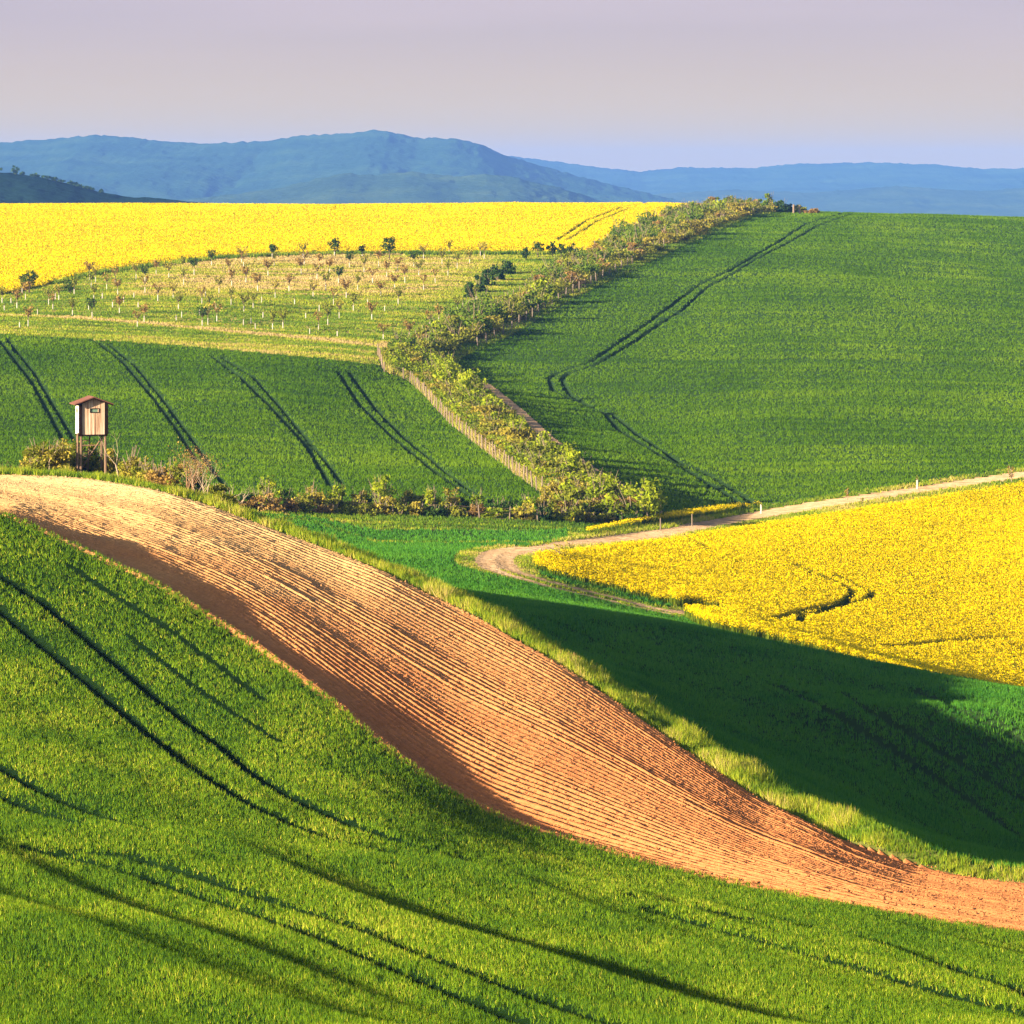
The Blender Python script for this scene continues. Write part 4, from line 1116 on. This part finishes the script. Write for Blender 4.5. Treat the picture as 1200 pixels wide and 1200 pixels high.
# --- orchard: leafy trees by the rapeseed edge
tree(34, 344, 29, 25, 'dark', 'largest dark leafy tree at the left end of the orchard', n=620)
tree(82, 345, 15, 16, 'dark', 'small round dark green tree near the largest orchard tree', n=300, trunk_f=0.15)
tree(319, 303, 17, 11, 'dark', 'small dark ball crowned tree at the rapeseed edge', n=260, trunk_f=0.42, guard=True)
tree(392, 301, 21, 15, 'dark', 'dark leafy tree left of the broadest one at the rapeseed edge', n=380, trunk_f=0.3, guard=True)
tree(424.5, 300, 13, 10, 'dark', 'little dark tree just left of the broadest tree at the rapeseed edge', n=200, trunk_f=0.35, guard=True)
tree(456, 304, 27, 22, 'dark', 'broadest dark tree standing alone at the middle of the rapeseed edge', n=560, trunk_f=0.28)
for q, (tu, tv, th, tw, lab) in enumerate(((616, 305, 15, 12, 'leftmost smaller tree of the dark clump by the hedgerow'), (630, 302, 21, 18, 'widest tree in the dark clump by the hedgerow'), (647, 301, 19, 14, 'middle narrow tree in the dark clump by the hedgerow'),
                                           (658, 302, 16, 13, 'short tree near the end of the dark clump by the hedgerow'), (669, 303, 19, 16, 'rightmost tree of the dark clump by the hedgerow'))):
    tree(tu, tv, th, tw, 'dark', lab, n=380, trunk_f=0.18)
for q, (tu, tv, th, tw, lab) in enumerate(((550, 349, 22, 14, 'lowest shrub of the dark diagonal line in the orchard'), (561, 342, 22, 15, 'second shrub up the dark diagonal line in the orchard'), (571, 335, 23, 18, 'third shrub up the dark diagonal line in the orchard'),
                                           (583, 329, 24, 18, 'tall shrub near the top of the dark diagonal line in the orchard'), (595, 321, 18, 18, 'topmost shrub of the dark diagonal line in the orchard'))):
    dress(tu, tv, th, tw, 'dark', lab, 'shrub', None, 'dome', 420, 0.34, cat='shrub')

# --- orchard: saplings with white guards
OA = pts(2.5,355, 13,356, 5,365, 20,362, 30,352, 44,370, 62,363, 57,357, 65,351, 69,352.5, 85,370, 104,364, 108,373, 105,327.5, 112,331, 110,353, 120,350, 132,360, 140,367.5, 145,355, 138,346, 157,349, 170,344, 169,377, 161,383, 185,352.5, 183,322.5, 198,326, 159.5,328, 170,332, 135,333, 162,361, 107,338, 125,340, 87,345, 26,344, 33,383, 23,385)
OB = np.array([200.0, 280.0]) + pts(85,240, 165,255, 92,325, 288,190, 340,385, 245,415, 220,460, 18,420, 55,498, 40,580, 78,555, 203,535, 270,515, 318,500, 222,612, 262,605, 325,585, 425,465, 430,335, 410,245, 500,165, 513,200, 530,310, 515,515, 512,615, 565,600, 580,490, 595,640, 612,370, 640,450, 685,260, 728,190, 735,420, 717,640, 650,555, 790,625, 833,370, 872,465, 918,250, 932,140, 940,180, 950,560, 1002,410, 1030,285, 1045,205, 1090,360, 1118,245, 1045,510, 1040,645, 978,675, 1105,610, 1145,465, 1180,315, 1185,560, 1172,690) / 6.0
OC = np.array([400.0, 260.0]) + pts(57,325, 262,315, 160,360, 320,390, 220,430, 447,430, 545,380, 115,485, 278,525, 375,475, 35,540, 395,350, 510,315, 708,300, 750,380, 660,430, 578,485, 578,265, 815,330, 902,295, 1005,265, 758,230, 978,240, 855,610, 948,560, 755,670, 817,640, 620,750, 570,785, 480,830, 215,690, 305,635, 85,630, 185,585, 400,580, 295,830, 685,720) / 6.0
def sap_parts(kind, n, Wd, H):
    tr = MB(); tr.tube([(0, 0, 0), (0.02, 0, 1.2), (0.03, 0.02, 1.5)], [0.06, 0.05, 0.035], 6); tips = []
    cr_ = MB()
    for q in range(9):
        a = R3.random() * 6.283; w_ = Wd * R3.uniform(0.25, 0.5)
        P_ = [(0.03, 0.02, 1.35), (math.cos(a) * w_ * 0.5, math.sin(a) * w_ * 0.5, 1.35 + (H - 1.35) * 0.45), (math.cos(a) * w_, math.sin(a) * w_, 1.35 + (H - 1.35) * R3.uniform(0.7, 1.0))]
        cr_.tube(P_, [0.04, 0.03, 0.012], 4, 1); tips += [P_[1], P_[2]]
    tips = np.array(tips)
    c = tips[R3.integers(0, len(tips), n)] + R3.normal(0, 0.2, (n, 3))
    cr_.add(*leaf_tris(c, 0.24, 0.5)[:2], 0, t=R3.random(n))
    return tr.data('trunk', [TWIG]), cr_.data('crown', [LEAF[kind], DARK_TWIG])
SAP = [('rust', *sap_parts('rust', 150, 2.2, 2.8)), ('rust', *sap_parts('rust', 90, 1.9, 2.6)), ('olive', *sap_parts('olive', 170, 2.3, 2.9)), ('olive', *sap_parts('olive', 120, 1.9, 2.7)), ('gold', *sap_parts('gold', 120, 2.2, 2.8)), ('dark', *sap_parts('dark', 200, 2.1, 2.8))]
SAPL = dict(rust='brownish bare young orchard tree with a white trunk guard', olive='olive leafed young orchard tree with a white trunk guard', gold='golden budding young orchard tree with a white trunk guard', dark='dark leafed young orchard tree with a white trunk guard')
gm = MB(); gm.tube([(0, 0, -0.1), (0, 0, 0.95)], 0.085, 10); GUARD = gm.data('trunk_guard', [GUARD_WHITE])
for (su, sv) in np.vstack([OA, OB, OC]):
    g0 = spot(su, sv)
    lowrow = g0[1] < 820
    root = bpy.data.objects.new('young_orchard_tree', None); C.objects.link(root); root.location = g0; root.rotation_euler = (0, 0, R3.random() * 6.28)
    s_ = R3.uniform(0.7, 1.05); root.scale = (s_, s_, R3.uniform(0.9, 1.15))
    w_ = R3.random()
    o = bpy.data.objects.new('trunk_guard', GUARD); C.objects.link(o); o.parent = root
    if lowrow and w_ < 0.45:
        label_props(root, 'white trunk guard round a tiny leafless seedling in the orchard grass', 'tree', 'seedlings in white guards')
        o2 = bpy.data.objects.new('trunk', SAP[1][1]); C.objects.link(o2); o2.parent = root; o2.scale = (0.6, 0.6, 0.9)
    else:
        kd, tm, cm = SAP[R3.choice(6, p=[0.26, 0.20, 0.20, 0.14, 0.12, 0.08])]
        label_props(root, SAPL[kd], 'tree', 'young orchard trees in white guards')
        for nm, me in (('trunk', tm), ('crown', cm)):
            o2 = bpy.data.objects.new(nm, me); C.objects.link(o2); o2.parent = root

# --- trees and markers along the dirt road
tree(655, 664, 34, 46, 'gold', 'spreading budding tree beside the bend of the dirt road', n=340, bark=TWIG, shape='spray', trunk_f=0.34, leaf=0.13)
tree(1185, 566, 24, 10, 'rust', 'slim brownish sapling by the dirt road nearest the picture edge', 'sapling', n=120, bark=TWIG, shape='spray', trunk_f=0.25, leaf=0.14)
tree(993, 586, 16, 7, 'rust', 'thin brown sapling beside the dirt road above the rapeseed', 'sapling', n=70, bark=TWIG, shape='spray', trunk_f=0.3, leaf=0.12)
tree(1011, 592, 10, 6, 'olive', 'tiny olive sapling on the near edge of the dirt road', 'sapling', n=50, bark=TWIG, shape='spray', trunk_f=0.3, leaf=0.12)
tree(1075, 573, 17, 5, 'olive', 'thin sapling in a white guard beside the dirt road', 'sapling', n=40, bark=TWIG, shape='spray', trunk_f=0.5, guard=True, leaf=0.12)
tree(892, 602, 14, 5, 'olive', 'small sapling in a white guard where the yellow strip ends', 'sapling', n=40, bark=TWIG, shape='spray', trunk_f=0.5, guard=True, leaf=0.12)
for pu, pv, lab in ((811, 617, 'thin pale marker post between yellow strip and dirt road'), (774, 622, 'pale marker post at the wide end of the yellow strip')):
    label_props(link('marker_post', POST_C, None, spot(pu, pv)), lab, 'post')

# --- the raised hide
W_LIGHT, N, L = new_mat('weathered_boards')
t = N.new('ShaderNodeTexCoord'); mpn = N.new('ShaderNodeMapping'); mpn.inputs['Scale'].default_value = (9.0, 9.0, 0.5); L.new(t.outputs['Object'], mpn.inputs['Vector'])
nz = N.new('ShaderNodeTexNoise'); nz.inputs['Scale'].default_value = 1.0; nz.inputs['Detail'].default_value = 3; L.new(mpn.outputs[0], nz.inputs['Vector'])
rr = ramp(N, [(0.32, (0.28, 0.15, 0.09)), (0.5, (0.50, 0.36, 0.25)), (0.7, (0.66, 0.55, 0.43))]); L.new(nz.outputs['Fac'], rr.inputs['Fac'])
d = N.new('ShaderNodeBsdfDiffuse'); L.new(rr.outputs[0], d.inputs['Color']); o = N.new('ShaderNodeOutputMaterial'); L.new(d.outputs[0], o.inputs['Surface'])
W_PALE = plain_mat('pale_boards', (0.66, 0.58, 0.48), nscale=3, scale=(6, 6, 0.4), var=0.15)
W_DARK = plain_mat('dark_timber', (0.016, 0.010, 0.008), nscale=4)
W_LEG = plain_mat('pole_timber', (0.22, 0.145, 0.095), nscale=6, scale=(1, 1, 0.3))
ROOF_M = plain_mat('red_brown_roofing', (0.13, 0.062, 0.048), nscale=3)
GLASS = plain_mat('greenish_pane', (0.16, 0.24, 0.17), var=0.1)

hide_loc = ground_xy((107 - 600) / FPX * 303.0, 303.0)
hide = bpy.data.objects.new('raised_hide', None); C.objects.link(hide); hide.location = hide_loc; hide.rotation_euler = (0, 0, math.radians(15.0))
label_props(hide, 'weathered wooden shooting hide on tall legs above the ploughed strip', 'hide')
BW, BD, Z0, Z1 = 1.72, 1.45, 2.85, 4.80                               # box width, depth, floor, eaves
GAP_ = 0.40
def hpart(name, mb, mats_): return link(name, mb.data(name, mats_), hide)
def boards(mb, x0, x1, y, z0, ztop, axis, wid=0.145):
    """upright boards with hairline joints; ztop is a function of the position along the wall"""
    a = x0
    while a < x1 - 0.02:
        b = min(a + wid, x1); c = (a + b) / 2; j = R3.normal(0, 0.004)
        for part in ztop(c):
            z_a, z_b = part
            if axis == 'x': mb.box((c, y + j, (z_a + z_b) / 2), (b - a - 0.008, 0.03, z_b - z_a))
            else: mb.box((y + j, c, (z_a + z_b) / 2), (0.03, b - a - 0.008, z_b - z_a))
        a = b
gable = lambda x: Z1 + 0.30 * (1 - abs(x) / (BW / 2))
def front_parts(c):
    if -0.20 < c < 0.34: return [(Z0, Z0 + 1.36), (Z0 + 1.62, gable(c))]
    return [(Z0, gable(c))]
mb = MB(); boards(mb, -BW / 2 + 0.12, BW / 2 - 0.12, -BD / 2, Z0, front_parts, 'x'); hpart('front_wall', mb, [W_LIGHT])
mb = MB(); boards(mb, -BW / 2 + 0.12, BW / 2 - 0.12, BD / 2, Z0, lambda c: [(Z0, gable(c))], 'x'); hpart('back_wall', mb, [W_LIGHT])
def side_parts(c):
    if -0.10 < c < 0.24: return [(Z0, Z0 + 1.33), (Z0 + 1.60, Z1)]
    return [(Z0, Z1)]
mb = MB(); boards(mb, -BD / 2 + 0.02, BD / 2 - 0.02, -BW / 2, Z0, side_parts, 'y'); hpart('side_wall', mb, [W_PALE])
mb = MB(); boards(mb, -BD / 2 + 0.02, BD / 2 - 0.02, BW / 2, Z0, side_parts, 'y'); hpart('side_wall', mb, [W_PALE])
for sx in (-1, 1):
    mb = MB(); mb.box((sx * (BW / 2 - 0.045), -BD / 2 - 0.03, (Z0 + Z1) / 2 + 0.03), (0.21, 0.09, Z1 - Z0 + 0.06)); hpart('corner_board', mb, [W_DARK])
wf = MB()
for (cx, cz, sx_, sz_) in ((0.075, Z0 + 1.37, 0.60, 0.035), (0.075, Z0 + 1.61, 0.60, 0.035), (-0.21, Z0 + 1.49, 0.035, 0.205), (0.36, Z0 + 1.49, 0.035, 0.205)):
    wf.box((cx, -BD / 2 - 0.02, cz), (sx_, 0.05, sz_))
win = hpart('window', wf, [W_DARK])
mb = MB(); mb.box((0.075, -BD / 2 + 0.012, Z0 + 1.49), (0.53, 0.012, 0.20)); link('pane', mb.data('pane', [GLASS]), win)
for sx in (-1, 1):
    wf = MB()
    for (cy, cz, sy_, sz_) in ((0.07, Z0 + 1.34, 0.36, 0.03), (0.07, Z0 + 1.59, 0.36, 0.03), (-0.10, Z0 + 1.465, 0.03, 0.21), (0.24, Z0 + 1.465, 0.03, 0.21)):
        wf.box((sx * (BW / 2 + 0.02), cy, cz), (0.05, sy_, sz_))
    win = hpart('window', wf, [W_DARK])
    mb = MB(); mb.box((sx * (BW / 2 - 0.012), 0.07, Z0 + 1.465), (0.012, 0.30, 0.20)); link('pane', mb.data('pane', [W_DARK]), win)
mb = MB(); mb.box((0, 0, Z0 - 0.05), (BW + 0.06, BD + 0.06, 0.09)); hpart('floor', mb, [W_DARK])
mb = MB(); ov = 0.36
for sx in (-1, 1):
    xe, ze = sx * (BW / 2 + ov), Z1 - 0.30 * ov / (BW / 2) + 0.03; zr = Z1 + 0.345
    y0_, y1_ = -BD / 2 - 0.34, BD / 2 + 0.2
    V = [(0, y0_, zr), (0, y1_, zr), (xe, y1_, ze), (xe, y0_, ze), (0, y0_, zr + 0.07), (0, y1_, zr + 0.07), (xe, y1_, ze + 0.06), (xe, y0_, ze + 0.06)]
    mb.add(np.array(V), [(0, 1, 2, 3), (4, 7, 6, 5), (3, 2, 6, 7), (0, 3, 7, 4), (1, 5, 6, 2)])
roof = hpart('roof', mb, [ROOF_M])
mb = MB()
for sx in (-1, 1):
    for yy in (-BD / 2 - 0.30, BD / 2 + 0.16):
        mb.tube([(0.03 * sx, yy, Z1 + 0.32), (sx * (BW / 2 + ov - 0.02), yy, Z1 - 0.30 * ov / (BW / 2))], 0.045, 4)
link('bargeboard', mb.data('bargeboard', [W_DARK]), roof)
for (lx, ly) in ((-1, -1), (1, -1), (-1, 1), (1, 1)):
    x_, y_ = lx * (BW / 2 - 0.10), ly * (BD / 2 - 0.08)
    gz = ground_xy(hide_loc[0] + x_ * 0.97 - y_ * 0.26, hide_loc[1] + x_ * 0.26 + y_ * 0.97)[2] - hide_loc[2]
    mb = MB(); mb.tube([(x_ * 1.04, y_ * 1.04, gz - 0.3), (x_, y_, Z0 - 0.05)], [0.085, 0.075], 8); hpart('leg', mb, [W_LEG])
mb = MB(); mb.tube([(-BW / 2 - 0.12, -BD / 2 + 0.05, -0.2), (-BW / 2 - 0.10, -BD / 2 + 0.05, Z0 + 0.1)], 0.06, 7)
hpart('leg', mb, [W_LEG])
mb = MB(); mb.tube([(-BW / 2 + 0.1, BD / 2 - 0.08, 0.3), (BW / 2 - 0.1, BD / 2 - 0.08, Z0 - 0.3)], 0.045, 6); hpart('brace', mb, [W_LEG])
mb = MB(); mb.tube([(-BW / 2 + 0.1, BD / 2 - 0.06, Z0 - 0.75), (BW / 2 - 0.1, BD / 2 - 0.06, Z0 - 0.75)], 0.04, 6); hpart('brace', mb, [W_LEG])
mb = MB()
for sx in (-0.25, 0.25):
    mb.tube([(sx - 0.2, BD / 2 + 1.0, -0.2), (sx - 0.2, BD / 2 + 0.08, Z0 + 0.1)], 0.045, 6)
for k in range(9):
    f = (k + 0.7) / 9.4; mb.tube([(-0.25 - 0.2, BD / 2 + 1.0 - 0.92 * f, -0.2 + (Z0 + 0.3) * f), (0.25 - 0.2, BD / 2 + 1.0 - 0.92 * f, -0.2 + (Z0 + 0.3) * f)], 0.03, 5)
hpart('ladder', mb, [W_LEG])

# --- scrub round the hide
def at_Y(u, Y): return ground_xy((u - 600.0) / FPX * Y, Y)
def bare_tree(u, Y, H, label, bark, depth=3, lean=(0, 0, 1), spread=0.5, name='bare_tree', stems=1, leaves=0, kind='rust', r0=None):
    root = bpy.data.objects.new(name, None); C.objects.link(root); root.location = at_Y(u, Y); label_props(root, label, 'tree' if name == 'bare_tree' else 'shrub')
    tips = []; mb = MB()
    for q in range(stems):
        d0 = np.array(lean) + (R3.normal(0, 0.4, 3) * (1, 1, 0.1) if stems > 1 else 0)
        grow(mb, (R3.normal(0, 0.25) if stems > 1 else 0, R3.normal(0, 0.2) if stems > 1 else 0, -0.1), d0, H * 0.52 * R3.uniform(0.75, 1.1), r0 or H * 0.022, depth, 0, spread, 6, 0.14, tips)
    link('trunk', mb.data('trunk', [bark]), root)
    if leaves:
        tips = np.array(tips); c = tips[R3.integers(0, len(tips), leaves)] + R3.normal(0, 0.12, (leaves, 3)); c[:, 2] = np.abs(c[:, 2])
        mb = MB(); mb.add(*leaf_tris(c, 0.085, 0.5)[:2], 0, t=R3.random(leaves)); link('crown', mb.data('crown', [LEAF[kind]]), root)
    return root
bare_tree(140, 300, 3.3, 'bare pale forked tree standing right beside the hide', PALE_TWIG, 3, (0.0, 0, 1), 0.75)
bare_tree(57, 301, 2.2, 'small bare tree left of the hide', PALE_TWIG, 3, (0.1, 0, 1), 0.8)
bare_tree(262, 284, 1.7, 'leaning bare branch at the right end of the scrub', PALE_TWIG, 2, (0.8, 0, 0.9), 0.6, 'bare_tree', 2)
bare_tree(222, 289, 2.4, 'reddish twiggy shrub with bare stems at the ploughed edge', RUST_TWIG, 3, (0, 0, 1), 0.75, 'twiggy_shrub', 9, 420, 'rust', 0.03)
bare_tree(240, 287, 2.5, 'pale twiggy shrub with bare stems beside the reddish one', PALE_TWIG, 3, (0, 0, 1), 0.7, 'twiggy_shrub', 6, 120, 'rust', 0.035)
bare_tree(10, 303, 1.0, 'low bare twigs on the crest at the edge of the picture', RUST_TWIG, 2, (0, 0, 1), 0.8, 'twiggy_shrub', 4, 0)
SCR = [(38, 303, 1.25, 'gold'), (48, 302, 1.5, 'olive'), (60, 302, 1.5, 'gold'), (72, 302.5, 1.6, 'gold'), (84, 304.5, 1.5, 'olive'), (97, 306, 1.3, 'dark'), (108, 306, 1.5, 'olive'), (118, 306.5, 1.3, 'dark'), (128, 304, 1.4, 'gold'),
       (150, 301, 1.7, 'olive'), (160, 300, 1.5, 'gold'), (170, 298, 1.35, 'olive'), (180, 296.5, 1.35, 'gold'), (190, 295, 1.3, 'rust'), (203, 293, 1.5, 'rust'), (212, 292.5, 1.5, 'olive'), (228, 291, 1.3, 'dark'), (252, 288, 0.9, 'olive'), (267, 286, 0.8, 'gold')]
SCL = dict(gold='golden green bush in the scrub around the hide', olive='olive green bush in the scrub around the hide', dark='shaded dark bush under and beside the hide', rust='reddish brown budding bush right of the hide')
for (su, sy, sh_, kd) in SCR:
    o = link('scrub_bush', bush_mesh('scrub_bush', sh_ * 1.6, sh_ * 1.45, kd, 820, 0.115, 'spray' if R3.random() < 0.5 else 'dome', 18, 9), None, at_Y(su, sy))
    label_props(o, SCL[kd], 'bush', 'scrub bushes round the hide')
tw = dress(671, 780, 16, 18, 'rust', 'dry reddish weed clump standing in the grass verge', 'weed_clump', None, 'spray', 160, 0.07, 14, RUST_TWIG, 'plant')

# --- tall grass tinted dark to stand for the shade under the far rapeseed edge
x, y, z, u = scatter((RC == MEADOW) & (np.interp(UC, GU, yRb) - YC < 5.0) & (UC > 60), 7.0)
stuff('edge_shade_grass', [blades(x, y, z, 0.55 + 0.9 * fbm(x / 3, y / 3, 91, 2) * rng.random(len(x)), 0.20, 5, 0.3, 0.5, 0.16 + 0.4 * fbm(x / 5, y / 5, 93, 2), 0.14)], GRASS_LEAF, 'tall grass coloured dark like the shade along the lower edge of the far rapeseed', 'grass')

# --- trees on the dark hillside
def hill_tree(u, v, hpx, wpx, label, group=None, n=160):
    D = 3298.0; k = D / FPX; H, Wd = hpx * k, wpx * k
    root = bpy.data.objects.new('tree', None); C.objects.link(root); root.location = ((u - 600) / FPX * D, D, -(v - V0) / FPX * D + CAMZ); label_props(root, label, 'tree', group)
    mb = MB(); mb.tube([(0, 0, -1.5), (0, 0, H * 0.6)], [0.05 * H, 0.02 * H], 6); link('trunk', mb.data('trunk', [DARK_TWIG]), root)
    mb = MB(); P_, tone = crown_points(Wd, H, 12, n, H * 0.15, 'ball', 0.15); mb.add(*leaf_tris(P_, 1.1, tone)[:2], 0, t=tone); link('crown', mb.data('crown', [LEAF['dark']]), root)
hill_tree(18, 205, 11, 11, 'round tree standing out on the crest of the dark hillside')
hill_tree(-2, 203, 9, 10, 'rounded tree at the very edge on the dark hillside crest')
for q in range(26):
    uu = R3.uniform(22, 128); vv = np.interp(uu, [20, 50, 100, 125, 150], [204, 208, 220, 227, 230]) + 1.0
    hill_tree(uu, vv, R3.uniform(2.5, 5), R3.uniform(5, 9), 'low dark tree in the belt on the dark hillside crest', 'tree belt on the dark hillside', 60)
